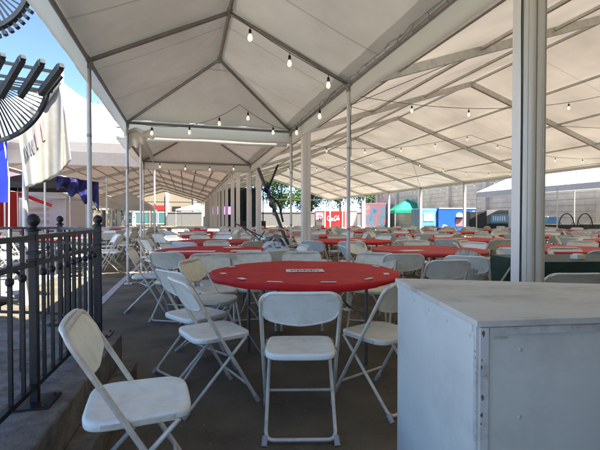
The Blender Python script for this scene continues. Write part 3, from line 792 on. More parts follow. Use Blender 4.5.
def fence(posts, label, base=CT, zt=1.10, npk=9, pw=.034):
    root = empty('iron_fence', posts[0], 0, label, 'fence'); o_ = posts[0]
    for p in posts:
        q = p - o_
        m = MB(); m.box(q.x, q.y, (base + 1.12) / 2, pw, pw, 1.12 - base, math.atan2(FD.y, FD.x))
        m.lathe([(0, 1.12), (.032, 1.12), (.032, 1.128), (.018, 1.134), (.014, 1.142), (.022, 1.150), (.0285, 1.164), (.0285, 1.172), (.022, 1.188), (.010, 1.198), (0, 1.20)], 16, 0, (q.x, q.y, 0))
        for zz in (.985, 1.02): m.box(q.x, q.y, zz, pw + .014, pw + .014, .012, math.atan2(FD.y, FD.x))
        po = m.build('post', iron, root, bevel=.002)
        m = MB(); m.box(q.x, q.y, base + .006, .17, .17, .010, math.atan2(FD.y, FD.x))
        for sx in (-1, 1):
            for sy in (-1, 1):
                c_ = FD * .062 * sx + FN * .062 * sy; m.lathe([(0, base + .02), (.008, base + .02), (.010, base + .011)], 6, 0, (q.x + c_.x, q.y + c_.y, 0))
        m.build('base_plate', iron, po)
    for i in range(len(posts) - 1):
        a, b = posts[i] - o_, posts[i + 1] - o_; L = (b - a).length; d = (b - a) / L
        for z_ in (zt - .01, zt - .13, base + .085):
            m = MB(); m.bar(a + d * pw / 2 + Vector((0, 0, z_)), b - d * pw / 2 + Vector((0, 0, z_)), .028, .022); m.build('rail', iron, root)
        n = max(2, int(round(L / .118)))
        for k in range(1, n):
            p = a + d * L * k / n; m = MB()
            m.bar(p + Vector((0, 0, base + .09)), p + Vector((0, 0, zt - .012)), .0145, .0145, up=tuple(d))
            m.lathe([(.008, 0), (.015, .008), (.017, .018), (.015, .028), (.008, .036)], 8, 0, (p.x, p.y, zt - .20))
            m.build('picket', iron, root)
    return root
fence([P32 - FD * 1.4, P32, P99], 'black iron picket fence with ball finials standing on the curb')
fence([P99 + Vector((-.06, .10, 0)), Vector((-2.12, 3.62, 0)), Vector((-3.3, 3.75, 0)), Vector((-4.5, 3.85, 0))], 'black iron fence run behind the first one, turning away from the tables', base=.25)

# black patio chair inside the fence
pc = empty('patio_chair', (-2.02, 2.45, .24), R(-30), 'black metal patio chair half seen through the fence pickets', 'chair')
m = MB(); m.tube(fillet([(-.24, .2, 0), (-.25, .2, .62), (-.25, -.2, .64), (-.27, -.22, 0)], .06), .011, 7); m.tube(fillet([(.24, .2, 0), (.25, .2, .62), (.25, -.2, .64), (.27, -.22, 0)], .06), .011, 7); m.build('frame', iron, pc)
m = MB(); m.tube(fillet([(-.22, -.2, .40), (-.22, -.30, .86), (.22, -.30, .86), (.22, -.2, .40)], .12), .011, 7)
for i in range(5): m.tube([(-.15 + i * .075, -.21, .42), (-.15 + i * .075, -.295, .84)], .005, 5)
m.build('backrest', iron, pc)
m = MB(); m.lathe([(0, .40), (.20, .40), (.235, .415), (.235, .43), (0, .43)], 24)
m.build('seat', iron, pc)
# ------------------------------------------------------------------ pergola lattice overhead, left
def pz(px, py, z=3.0):
    d = (z - CAM_H) * 410 / (218 - py); return Vector(((px - 300) / 410 * d, d, z))
def arc_slats(root, cen, r0, r1, a0, a1, n, w, h, z, ext=.12):
    m = MB(); k = 28
    ring_ = [cen + Vector((math.cos(a0 + (a1 - a0) * i / k), math.sin(a0 + (a1 - a0) * i / k), 0)) * r1 for i in range(k + 1)]
    for i in range(k): m.bar(ring_[i], ring_[i + 1], .05, .09)
    m.build('arc_beam', dk_pergola, root)
    for i in range(n):
        t = a0 + (a1 - a0) * (i + .5) / n; d = Vector((math.cos(t), math.sin(t), 0))
        m = MB(); m.bar(cen + d * r0 + Vector((0, 0, .05)), cen + d * (r1 + ext) + Vector((0, 0, .05)), w, h); m.build('slat', dk_pergola, root)
def fan(root, o_, cpx, rpx, a0, a1, n, D, inner, ext, knob, w=.022):
    """sunburst bracket standing upright, facing the walkway"""
    c = px2(*cpx, D) - o_; k = D / 410; m = MB(); N_ = 30
    P__ = [c + Vector((math.cos(a0 + (a1 - a0) * i / N_) * rpx * k, 0, math.sin(a0 + (a1 - a0) * i / N_) * rpx * k)) for i in range(N_ + 1)]
    for i in range(N_): m.bar(P__[i], P__[i + 1], .038, .05, up=(0, 1, 0))
    m.build('arc_beam', dk_pergola, root)
    for i in range(n):
        t = a0 + (a1 - a0) * (i + .5) / n; d = Vector((math.cos(t), .0, math.sin(t)))
        m = MB(); m.bar(c + d * inner * k, c + d * (rpx + ext) * k, w, .02, up=(0, 1, 0))
        if knob: q_ = c + d * (rpx + ext) * k; m.bar(q_ - d * .018, q_ + d * .018, w + .016, .035, up=(0, 1, 0))
        m.build('slat', dk_pergola, root)
def px2(px, py, d): return Vector(((px - 300) / 410 * d, d, CAM_H + (218 - py) / 410 * d))
o_ = Vector((-3.4, 4.7, 0)); D = 4.7
root = empty('pergola', o_, 0, 'dark slatted pergola end with fanned slats against the sky, beyond the fence', 'pergola')
fan(root, o_, (-12, 80), 62, R(-88), R(-4), 19, D, 8, 1, False, .013)
for (p, q) in (((-40, 55), (56, 73)), ((-40, 70), (48, 84)), ((-40, 85), (53, 92))):
    m = MB(); m.bar(px2(*p, D + .1) - o_, px2(*q, D + .1) - o_, .05, .030); m.build('beam', dk_pergola, root)
for (p, q) in (((-32, 92), (-8, 52)), ((-16, 96), (4, 58)), ((2, 97), (24, 60)), ((22, 96), (43, 64)), ((42, 94), (62, 68))):
    a, b = px2(*p, D - .05) - o_, px2(*q, D - .35) - o_
    m = MB(); m.bar(a, b, .055, .075); e = (b - a).normalized(); m.bar(b - e * .02, b + e * .035, .05, .05); m.build('rafter', dk_pergola, root)
m = MB(); m.bar(px2(62, 76, D) - o_, px2(48, 93, D) - o_, .06, .04, up=(0, 1, 0)); m.build('edge_beam', dk_pergola, root)
m = MB(); m.box(px2(-16, 100, D).x - o_.x, 0, 1.35, .12, .12, 2.7); m.build('post', dk_pergola, root)
D = 3.4; o_ = Vector((-2.7, 3.4, 0))
root = empty('pergola', o_, 0, 'dark pergola corner with radiating knobbed slats in the upper corner of the sky', 'pergola')
fan(root, o_, (-14, -16), 47, R(-92), R(28), 17, D, 6, 8, True, .013)
m = MB(); m.bar(px2(24, -22, D + .1) - o_, px2(45, 13, D + .1) - o_, .07, .07); m.build('beam', dk_pergola, root)
m = MB(); m.bar(px2(-60, -40, D + .1) - o_, px2(44, -10, D + .1) - o_, .07, .07); m.build('beam', dk_pergola, root)
m = MB(); m.box(px2(-40, 0, D).x - o_.x, 0, 1.6, .12, .12, 3.2); m.build('post', dk_pergola, root)

# ------------------------------------------------------------------ peaked marquee, flags, vendor tents on the left
def popup(x, y, w, ze, zp, m_, label, rz=ROT, val=.25, name='popup_canopy', peak=True, legm=None, group=None, concave=0.0, finial=False, cat='canopy'):
    root = empty(name, (x, y, 0), rz, label, cat, group); h = w / 2
    m = MB()
    for s_ in range(4):
        an = math.pi / 2 * s_
        def fn(u, v, an=an):
            xx = (u - .5) * 2 * h * (1 - v); yy = -h * (1 - v)
            z = ze + (zp - ze) * (v if not concave else (v * (1 - concave) + concave * v ** 3.2))
            return (xx * math.cos(an) - yy * math.sin(an), xx * math.sin(an) + yy * math.cos(an), z)
        m.grid(fn, 8, 12)
    m.build('roof', m_, root)
    m = MB(); m.grid(lambda u, v: [(-h + 2 * h * u * 4, -h), (h, -h + 2 * h * (u * 4 - 1)), (h - 2 * h * (u * 4 - 2), h), (-h, h - 2 * h * (u * 4 - 3))][min(3, int(u * 4))] + (ze + .01 - v * val,), 40, 1, smooth=False)
    m.build('valance', m_, root)
    for sx in (-1, 1):
        for sy in (-1, 1):
            m = MB(); m.tube([(sx * (h - .04), sy * (h - .04), 0), (sx * (h - .04), sy * (h - .04), ze)], .025, 6); m.build('leg', legm or pole_m, root)
    if finial:
        m = MB(); m.tube([(0, 0, zp - .1), (0, 0, zp + .28)], .035, 8); m.build('finial', pole_m, root)
    return root
popup(-6.05, 10.5, 4.2, 3.2, 4.65, white_can, 'white high-peaked marquee rising against the blue sky, beside the flag', concave=.2, finial=True, val=.42, name='peaked_marquee')
popup(-9.1, 14.5, 2.4, 2.35, 2.85, black_c, 'black low canopy beneath the white flag, beyond the fence', val=.2)
nb = empty('hanging_banner', (-7.0, 13, 0), 0, 'navy blue cloth drooping in folds under the black canopy, beyond the fence', 'banner'); o_ = Vector((-7.0, 13, 0))
m = MB()
def fn(u, v):
    p = px2(57 + 42 * u, 176 + 5 * u + v * (14 + 16 * u - 7 * math.sin(u * 9.4) ** 2), 13 + .10 * math.sin(u * 22 + v * 3) * (.3 + v) + 1.2 * (u - .5)) - o_
    return tuple(p)
m.grid(fn, 60, 10); m.build('cloth', navy_c, nb, solid=.004)
m = MB(); m.tube([px2(56, 176, 13) - Vector((0, .6, 0)) - o_, px2(99, 181, 13) + Vector((0, .6, 0)) - o_], .025, 8); m.build('rail', pole_m, nb)
for px_, dy in ((57, -.6), (98, .6)):
    q = px2(px_, 176, 13) - o_; m = MB(); m.tube([(q.x, dy, 0), (q.x, dy, q.z)], .03, 8); m.build('leg', pole_m, nb)
# white draped flag on a pole
fl = empty('flag', (-3.72, 5.55, 0), 0, 'white draped flag with grey print hanging from a slanted pole, above the fence', 'flag')
o_ = Vector((-3.72, 5.55, 0))
def px2(px, py, d): return Vector(((px - 300) / 410 * d, d, CAM_H + (218 - py) / 410 * d))
m = MB(); m.tube([Vector((0, 0, 0)), px2(26, 128, 5.55) - o_, px2(61, 82, 5.5) - o_ ], .036, 10); m.build('pole', pole_m, fl)
L_ = [px2(17, 119, 5.5), px2(20, 140, 5.5), px2(23, 165, 5.5), px2(26, 188, 5.5)]
def flg(u, v):
    # v: top (0) -> bottom (1); u: left -> right
    top = [(17, 120), (35, 103), (60, 83), (67, 118)]; bot = [(26, 188), (42, 184), (58, 176), (72, 160)]
    def samp(a, t):
        t *= len(a) - 1; i = min(int(t), len(a) - 2); f = t - i
        return (a[i][0] * (1 - f) + a[i + 1][0] * f, a[i][1] * (1 - f) + a[i + 1][1] * f)
    p, q = samp(top, u), samp(bot, u); x = p[0] * (1 - v) + q[0] * v; y = p[1] * (1 - v) + q[1] * v
    fold = -.34 * abs(u - .52) + .05 * math.sin(u * 13 + v * 2) + .02 * math.sin(u * 31)
    return px2(x, y, 5.55 + fold * .8) - o_
m = MB(); m.grid(lambda u, v: tuple(flg(u, v)), 40, 24)
cl = m.build('cloth', flag_w, fl, solid=.003)
def flag_stroke(pts, m_, r=.011):
    m = MB(); m.tube([flg(u, v) + Vector((0, -.016, 0)) for u, v in pts], r, 5); return m
m = MB()
for i in range(4):
    u0 = .10 + i * .05
    m.tube([flg(u0, .42) + Vector((0, -.014, 0)), flg(u0 + .01, .60) + Vector((0, -.014, 0))], .009, 5)
    if i % 2 == 0: m.tube([flg(u0, .42) + Vector((0, -.014, 0)), flg(u0 + .06, .60) + Vector((0, -.014, 0))], .008, 5)
m.build('print', flag_g, cl)
m = MB()
m.tube([flg(.32, .34) + Vector((0, -.014, 0)), flg(.34, .56) + Vector((0, -.014, 0))], .012, 5); m.tube([flg(.40, .30) + Vector((0, -.014, 0)), flg(.42, .52) + Vector((0, -.014, 0)), flg(.46, .52) + Vector((0, -.014, 0)), flg(.45, .30) + Vector((0, -.014, 0))], .010, 5)
m.build('print', flag_r, cl)
# blue feather flag
ff = empty('feather_flag', (-6.2, 8.4, 0), 0, 'blue feather flag with pale lettering beyond the fence', 'flag')
m = MB(); m.tube([(.22, 0, 0), (.25, 0, 2.0), (.15, 0, 2.8), (-.1, 0, 3.15)], .015, 6); m.build('pole', pole_m, ff)
m = MB(); m.grid(lambda u, v: (.24 - .1 * max(0, v - .6) * 2 - u * .62 * (1 - .55 * v ** 3), .03 * math.sin(v * 9 + u * 5), 1.5 + 1.5 * v), 8, 16); c_ = m.build('cloth', blue_f, ff)
m = MB()
for i in range(4): m.tube([(-.08 + .03 * math.sin(t), -.05, 1.75 + i * .27 + .045 * math.cos(t)) for t in range(6)], .018, 5)
m.build('print', white_p, c_)
# red banner booth
def booth(x, y, w, d, h, rz, m_, label, name='vendor_booth', cat='booth'):
    root = empty(name, (x, y, 0), rz, label, cat); m = MB(); m.box(0, 0, h / 2, w, d, h); m.build('body', m_, root, bevel=.03); return root
rb = booth(-13.1, 17.0, 2.1, 1.2, 2.3, 0, red_p, 'red banner wall beyond the fence with pale panels at its edge', 'banner_booth')
for i, (zz, mm) in enumerate(((.35, white_p), (.95, white_p), (1.5, yellow_p), (1.95, green_c), (2.2, white_p))):
    m = MB(); m.box(.78, -.62, zz, .42, .02, .38 if i != 3 else .2); m.build('panel', mm, rb)
for i in range(3):
    m = MB(); m.tube([(-.6 + i * .35, -.62, .5), (-.55 + i * .35, -.62, 1.2), (-.35 + i * .35, -.62, 1.7)], .03, 5); m.build('panel_stripe', pink_p, rb)
popup(-12.4, 19.6, 3.0, 2.15, 2.75, white_can, 'white canopy with a red edge next to the red banner wall', val=.1)
m = MB(); m.bar((-13.1, 18.0, 1.95), (-12.3, 18.0, 2.25), .04, .14); m.bar((-12.3, 18.0, 2.25), (-10.9, 18.0, 1.72), .04, .14)
tag(m.build('red_trim', red_p), 'red edging strip slanting along the roof of the white canopy', 'trim')
vt = booth(-12.0, 20.0, 2.2, 1.8, 2.0, 0, white_p, 'white vendor trailer with grey shutters beneath the red-edged canopy', 'vendor_trailer', 'trailer')
for i in range(4):
    m = MB(); m.box(-.3, -.92, .7 + i * .3, 1.2, .03, .14); m.build('shutter', beam_m, vt)
bn = booth(-12.9, 22.4, .8, .1, 2.2, 0, red_p, 'small red and white upright banner beside the vendor trailer', 'banner', 'banner')
m = MB(); m.box(0, -.06, .75, .7, .02, 1.2); m.build('panel', white_p, bn)
# cream canopies and white umbrellas further back on the left
rnd = random.Random(8)
ncan = 0
for (x, y, w, mm, lb) in ((-13.5, 26, 3.2, cream_c, 'cream canopy closest to the navy one, in the sunny plaza'), (-13.0, 31, 3.2, white_can, 'white canopy in the sunny plaza, just past the cream one'), (-17, 34, 3.2, cream_c, 'cream canopy farther over in the sunny plaza beside the trees'),
                      (-15.8, 39, 3.4, white_can, 'white canopy midway down the sunny plaza'), (-21, 42, 3.4, cream_c, 'cream canopy at the outer edge of the sunny plaza'), (-18.5, 47, 3.4, white_can, 'white canopy far down the sunny plaza'),
                      (-20.5, 53, 3.6, cream_c, 'cream canopy farthest down the sunny plaza')):
    popup(x, y, w, 2.2, 3.2, mm, lb, val=.2, group='canopies in the sunny plaza')

# ------------------------------------------------------------------ equipment in the middle: leaning black boom with hanging cloths
eq = empty('lighting_stand', (-.52, 8.3, 0), 0, 'black leaning boom stand hung with purple and grey cloths behind the walkway tables', 'stand'); o_ = Vector((-.52, 8.3, 0))
D_ = 8.3
m = MB(); m.bar(px2(258, 168, D_) - o_, px2(286, 240, D_ + .2) - o_, .085, .05); m.build('boom', steel_dk, eq)
m = MB(); m.tube([px2(278, 165, D_ + .1) - o_, px2(272, 180, D_) - o_, px2(267, 192, D_) - o_, px2(279, 204, D_) - o_, px2(283, 222, D_) - o_], .022, 7); m.build('arm', black_p, eq)
m = MB(); m.tube([px2(286, 240, D_) - o_, px2(292, 262, D_) - o_], .03, 7); m.tube([px2(286, 240, D_) - o_, px2(276, 272, D_) - o_], .03, 7); m.tube([px2(286, 240, D_) - o_, px2(300, 270, D_ + .2) - o_], .03, 7); m.build('tripod', black_p, eq)
for (x0, y0, w_, h_, mm, sd_) in ((263, 184, 4, 13, purple_m, 1), (269, 200, 3, 14, tarp_m, 2)):
    m = MB(); m.grid(lambda u, v: tuple(px2(x0 + u * w_ * (1 - .5 * v + .3 * math.sin(v * 8 + sd_)) + v * 5 + 1.5 * math.sin(v * 11 + sd_), y0 + v * h_ + 2.5 * math.sin(u * 6 + sd_), D_ - .1 + .07 * math.sin(u * 11 + v * 7 + sd_)) - o_), 12, 16); m.build('hanging_cloth', mm, eq)
hp = empty('tarp_heap', (-.6, 8.0, 0), 0, 'heap of crumpled grey tarps piled below the leaning black boom', 'tarps')
rnd = random.Random(4)
for i in range(7):
    x, y, z = rnd.uniform(-.5, .5), rnd.uniform(-.2, .3), .1 + (i % 4) * .17
    m = MB(); ph = [(rnd.randint(2, 7), rnd.uniform(2, 7), rnd.random() * 6) for _ in range(6)]
    s_ = .26 - (i % 4) * .02
    def fn(u, v, ph=ph, s_=s_):
        t = 2 * math.pi * u; f = math.pi * v; r = 1 + sum(.13 * math.sin(a * t + b * f + c) for a, b, c in ph)
        return (r * s_ * math.cos(t) * math.sin(f), r * s_ * math.sin(t) * math.sin(f), r * .2 * -math.cos(f))
    m.grid(fn, 28, 14); m.build('tarp', tarp_m, hp, (x * (1 - i * .1), y, z))

for i in range(24):
    x, y, z = rnd.uniform(-.45, .45), rnd.uniform(-.3, .3), rnd.uniform(.1, .95); d_ = Vector((rnd.uniform(-1, 1), rnd.uniform(-.4, .4), rnd.uniform(-.3, 1))).normalized() * rnd.uniform(.15, .4)
    m = MB(); m.tube([Vector((x, y, z)) - d_, Vector((x, y, z)) + d_], .012, 6); m.build('strut', (tube_m, black_p, steel_dk)[i % 3], hp)
# ------------------------------------------------------------------ green table at right
gt = empty('cloth_covered_table', (3.2, 4.35, 0), R(4), 'long table under a dark green cloth to the floor, right of the fluted post', 'table')
m = MB()
def fn(u, v):
    w, d = 1.0, .40
    per = [(-w, -d), (w, -d), (w, d), (-w, d), (-w, -d)]
    t = u * 4; i = min(3, int(t)); f = t - i
    x = per[i][0] * (1 - f) + per[i + 1][0] * f; y = per[i][1] * (1 - f) + per[i + 1][1] * f
    k = 1 + v * (.04 + .02 * math.sin(u * 90))
    return (x * k, y * k, .752 * (1 - v) + .01)
m.grid(fn, 120, 6); m.add([(-1, -.4, .762), (1, -.4, .762), (1, .4, .762), (-1, .4, .762)], [(0, 1, 2, 3)]); m.build('cloth', green_cloth, gt)
m = MB(); m.box(0, 0, .735, 1.97, .77, .03); m.build('tabletop', wood_t, gt)
for sx in (-1, 1):
    m = MB(); m.tube([(sx * .8, -.3, 0), (sx * .8, -.3, .72)], .014, 6); m.tube([(sx * .8, .3, 0), (sx * .8, .3, .72)], .014, 6); m.build('leg', steel_dk, gt)
m = MB(); m.box(0, 0, .02, .11, .08, .04); m.box(.0, .0, .045, .08, .05, .012)
tag(m.build('napkin_box', paper, None, (2.85, 4.2, .763), .3), 'small white box on the dark green cloth', 'box')
for x_, y_, a_, l_ in ((2.75, 5.05, -84, 'white folding chair behind the green cloth table, nearer the post'), (3.45, 5.15, -95, 'white folding chair behind the green cloth table, nearer the frame edge')):
    copy_chair(x_, y_, a_, l_)

# ------------------------------------------------------------------ stage and screens inside the wide tent
st = empty('stage', T(38.5, 4.6), ROT, 'dark draped stage behind the post row with two purple screens', 'stage')
m = MB(); m.box(0, 0, .45, 5.0, 2.4, .9); m.build('platform', black_p, st)
m = MB(); m.grid(lambda u, v: ((u - .5) * 5.0, 1.25 + .05 * math.sin(u * 60), .9 + v * 3.0), 80, 2); m.build('backdrop', stage_m, st)
m = MB(); m.box(1.35, -.6, 2.1, 1.35, .5, 3.4); m.build('side_drape', stage_m, st, bevel=.03)
for x_, w_ in ((-2.0, .75), (-.9, .85)):
    m = MB(); m.box(x_, -1.0, 1.85, w_, .08, .7); s_ = m.build('screen', screen_m, st)
    m = MB(); m.box(x_, -.93, 1.85, w_ + .1, .06, .8); m.build('bezel', black_p, s_)
    m = MB(); m.box(x_, -.9, 1.1, .08, .08, .5); m.build('stand', black_p, s_)
for x_ in (-2.4, .35, 2.3):
    m = MB(); m.box(x_, -.9, 3.6, .06, .06, .06); m.bar((x_, -.9, .9), (x_, -.9, 3.9), .09, .09); m.build('truss_pole', black_p, st)
m = MB(); m.bar((-2.4, -.9, 3.85), (2.3, -.9, 3.85), .16, .16); m.build('truss_beam', black_p, st)

# ------------------------------------------------------------------ vendors on the far right
# red concession trailer with script lettering
co = empty('concession_stand', (4.5, 51, 0), 0, 'red drinks stand with white script lettering and a round white emblem', 'stand')
m = MB(); m.box(0, 1.0, 1.03, 5.2, 2.0, 2.06); m.build('body', red_p, co, bevel=.03)
m = MB(); m.box(-2.05, -.02, 1.05, .95, .03, 1.6); m.build('emblem_panel', white_p, co)
m = MB(); m.tube([(-2.05 + .34 * math.cos(t * math.pi / 10), -.045, 1.1 + .38 * math.sin(t * math.pi / 10)) for t in range(20)], .04, 6, closed=True)
m.tube([(-2.05, -.045, .9), (-2.05, -.045, 1.15), (-2.05, -.045, 1.35)], [.09, .08, .03], 7); m.build('emblem', red_p, co)
m = MB(); m.box(2.1, -.02, 1.05, .9, .03, 1.7); m.build('menu_panel', white_p, co)
m = MB(); m.box(2.0, -.045, 1.25, .3, .02, .7); m.build('menu_strip', yellow_p, co)
# script strokes for Coca-Cola: unit coordinates, slanted
def arc(cx, cy, rx, ry, a0, a1, n=12): return [(cx + rx * math.cos(R(a0 + (a1 - a0) * i / n)), cy + ry * math.sin(R(a0 + (a1 - a0) * i / n))) for i in range(n + 1)]
strokes = []
def lC(x): strokes.append(arc(x + .42, .5, .40, .55, 50, 320)); strokes.append([(x + .70, .92), (x + .62, 1.1), (x + .5, .8)])
def lo(x): strokes.append(arc(x + .2, .25, .19, .26, 0, 360)); strokes.append([(x + .36, .4), (x + .5, .42)])
def lc(x): strokes.append(arc(x + .2, .25, .19, .26, 50, 320)); strokes.append([(x + .33, .08), (x + .48, .16)])
def la(x): strokes.append(arc(x + .2, .25, .18, .26, 0, 360)); strokes.append([(x + .40, .5), (x + .37, .08), (x + .45, 0), (x + .55, .14)])
def ll(x): strokes.append([(x + .0, .2), (x + .2, .95), (x + .12, 1.15), (x + .03, .9), (x + .06, .1), (x + .15, 0), (x + .26, .12)])
lC(0); lo(.72); lc(1.2); la(1.62); strokes.append([(2.2, .32), (2.42, .36)]); lC(2.5); lo(3.22); ll(3.72); la(3.95)
strokes.append([(.5, -.12), (1.2, -.22), (2.2, -.08), (3.2, -.2)])
m = MB(); sc = .345
for s_ in strokes:
    m.tube([(-1.16 + (x + .28 * y) * sc, -.03, .90 + y * sc * 1.5) for x, y in s_], .034, 6)
m.build('lettering', white_p, co)
for x_ in (-1.40, .78):
    m = MB(); m.box(x_, -.1, 1.6, .14, .14, 3.2); m.build('upright', white_p, co)
# mural container
mural = bpy.data.materials.new('mural_paint'); mural.use_nodes = True
_n = mural.node_tree.nodes; _l = mural.node_tree.links
_t = _n.new('ShaderNodeTexCoord'); _z = _n.new('ShaderNodeTexNoise'); _z.inputs['Scale'].default_value = .75; _z.inputs['Detail'].default_value = 4; _z.inputs['Distortion'].default_value = .8
_r = _n.new('ShaderNodeValToRGB'); _l.new(_t.outputs['Object'], _z.inputs['Vector']); _l.new(_z.outputs['Fac'], _r.inputs[0]); _l.new(_r.outputs[0], _n['Principled BSDF'].inputs['Base Color'])
_e = _r.color_ramp.elements; _e[0].position = .34; _e[0].color = (.03, .09, .16, 1); _e[1].position = .70; _e[1].color = (.24, .22, .2, 1)
for _p, _c in ((.44, (.08, .15, .19, 1)), (.50, (.19, .085, .10, 1)), (.58, (.24, .10, .115, 1))):
    _q = _r.color_ramp.elements.new(_p); _q.color = _c
mu = empty('painted_container', (9.0, 49, 0), 0, 'tall container with a muted pink and blue-grey mural, past the red drinks stand', 'container')
m = MB(); m.box(0, 1.0, 1.5, 2.9, 2.0, 2.95); m.build('body', mural, mu, bevel=.03)
for x_ in (-1.55, 1.55):
    m = MB(); m.box(x_, -.2, 1.6, .16, .16, 3.3); m.build('upright', white_p, mu)
popup(11.9, 45.5, 3.6, 2.0, 3.3, green_c, 'bright green pointed canopy beside the pink and teal container', rz=0, val=.3)
popup(13.6, 50.5, 3.4, 2.1, 2.9, green_c, 'second green canopy half hidden behind the blue trailer', rz=0, val=.3)
# white food truck
ft = empty('food_truck', (11.2, 52.2, 0), 0, 'white food truck with a dark serving window under the green canopy', 'truck')
m = MB(); m.box(0, 0, 1.25, 2.4, 2.0, 1.7); m.build('body', white_p, ft, bevel=.08)
m = MB(); m.box(0, -1.02, 1.35, 1.5, .03, .6); m.build('serving_window', glass_dk, ft)
for x_ in (-.8, .8):
    m = MB(); m.tube([(x_, -1.02, .38), (x_, -.78, .38)], .36, 16); m.build('wheel', black_rub, ft)
# blue trailer
bt = empty('vendor_trailer', (11.25, 32.0, 0), R(4), 'blue vendor trailer with white figure and stripes in front of the block wall', 'trailer')
m = MB(); m.box(.62, 0, 1.08, 3.0, 2.0, 1.75); m.build('body', blue_p, bt, bevel=.05)
m = MB(); m.box(-1.6, .1, 1.02, 1.4, 1.8, 1.75); m.build('side_section', ltblue_p, bt, bevel=.05)
m = MB(); m.box(-1.55, -.82, 1.25, .8, .03, .6); m.build('window', white_p, bt)
m = MB(); m.box(.62, -1.02, 1.90, 2.9, .03, .07); m.build('stripe', white_p, bt)
m = MB(); m.lathe([(0, .34), (.16, .30), (.27, .16), (.30, 0)], 14, 0, (.75, -.98, 1.25)); m.build('logo_shape', white_p, bt)
m = MB(); m.prism([(.5, .55), (1.0, .55), (1.08, .9), (.95, 1.15), (.55, 1.15), (.42, .9)], .02, 'y', -1.025); m.build('logo_shape', pink_p, bt)
m = MB(); m.prism([(1.35, 1.5), (1.9, 1.75), (1.95, 1.66), (1.4, 1.4)], .02, 'y', -1.025); m.build('logo_stripe', white_p, bt); m = MB(); m.prism([(-.6, .45), (-.2, .45), (-.2, .62), (-.5, .7)], .02, 'y', -1.025); m.build('logo_stripe', white_p, bt)
for x_ in (-1.3, 1.5):
    m = MB(); m.tube([(x_, -1.0, .3), (x_, -.8, .3)], .3, 14); m.build('wheel', black_rub, bt)
sp = booth(11.9, 28.0, 1.05, .8, 1.62, 0, black_p, 'black upright equipment cabinet between the blue trailer and the sign booth', 'equipment_cabinet', 'cabinet')
m = MB(); m.box(0, -.41, .82, .9, .02, 1.4); m.build('door', black_rub, sp); 
sb = booth(13.4, 28.4, 1.5, 1.2, 1.7, 0, pale_wall, 'pale booth with a blue-grey sign strip under the white canopy', 'sign_booth')
m = MB(); m.box(.1, -.62, 1.15, 1.2, .03, .55); m.build('sign_strip', ltblue_p, sb)
m = MB()
for i in range(6): m.box(-.3 + i * .15, -.64, 1.15, .07, .02, .3)
m.build('sign_marks', white_p, sb)
m = MB(); m.box(0, -.62, .5, 1.4, .03, .6); m.build('lower_panel', glass_dk, sb)
# block wall on the far right
bw = empty('block_wall', T(3, 24.5), 0, 'tall tan concrete block wall closing the far right side', 'wall'); o_ = T(3, 24.5)
def P_(a, c, z): return T(a, c, z) - o_
m = MB(); m.bar(P_(-8, 24.5, 3.0), P_(50, 24.5, 3.0), .3, 6.0); m.build('wall', tan_wall, bw)
m = MB()
for i in range(14): m.bar(P_(-8, 24.34, .4 + i * .4), P_(50, 24.34, .4 + i * .4), .01, .02)
m.build('mortar_lines', mat('mortar', (0.30, 0.27, 0.22), .9), bw)
for i in range(12):
    m = MB(); m.bar(P_(-6 + i * 5, 24.2, 0), P_(-6 + i * 5, 24.2, 6.1), .3, .4, up=tuple(UA)); m.build('pilaster', tan_wall, bw)
# long white canopy beside it
wc = empty('frame_canopy', T(5, 20.5), 0, 'long bright white canopy in front of the tan block wall', 'canopy'); o_ = T(5, 20.5)
a0_, a1_, ca, cb, z1, z2 = -2.0, 22.6, 18.2, 22.8, 2.85, 4.3
cmid = (ca + cb) / 2
m = MB()
slope_panel(m, P_2(a0_, ca, z1) if False else T(a0_, ca, z1) - o_, T(a0_, cmid, z2) - o_, T(a1_ - 2.2, cmid, z2) - o_, T(a1_, ca, z1) - o_, 30, 8, .05, .01)
slope_panel(m, T(a0_, cb, z1) - o_, T(a0_, cmid, z2) - o_, T(a1_ - 2.2, cmid, z2) - o_, T(a1_, cb, z1) - o_, 30, 8, .05, .01)
slope_panel(m, T(a1_, ca, z1) - o_, T(a1_ - 2.2, cmid, z2) - o_, T(a1_ - 2.2, cmid, z2) - o_, T(a1_, cb, z1) - o_, 8, 8, .03, .01)
m.build('roof', white_can, wc)
m = MB(); m.grid(lambda u, v: tuple(T(a0_ + (a1_ - a0_) * u, ca, z1 - .3 * v) - o_), 60, 1); m.grid(lambda u, v: tuple(T(a1_, ca + (cb - ca) * u, z1 - .3 * v) - o_), 10, 1); m.build('valance', white_can, wc)
for i in range(10):
    for c_ in (ca, cb):
        m = MB(); m.tube([T(a1_ - i * 3.0, c_, 0) - o_, T(a1_ - i * 3.0, c_, z1) - o_], .035, 6); m.build('pole', pole_m, wc)
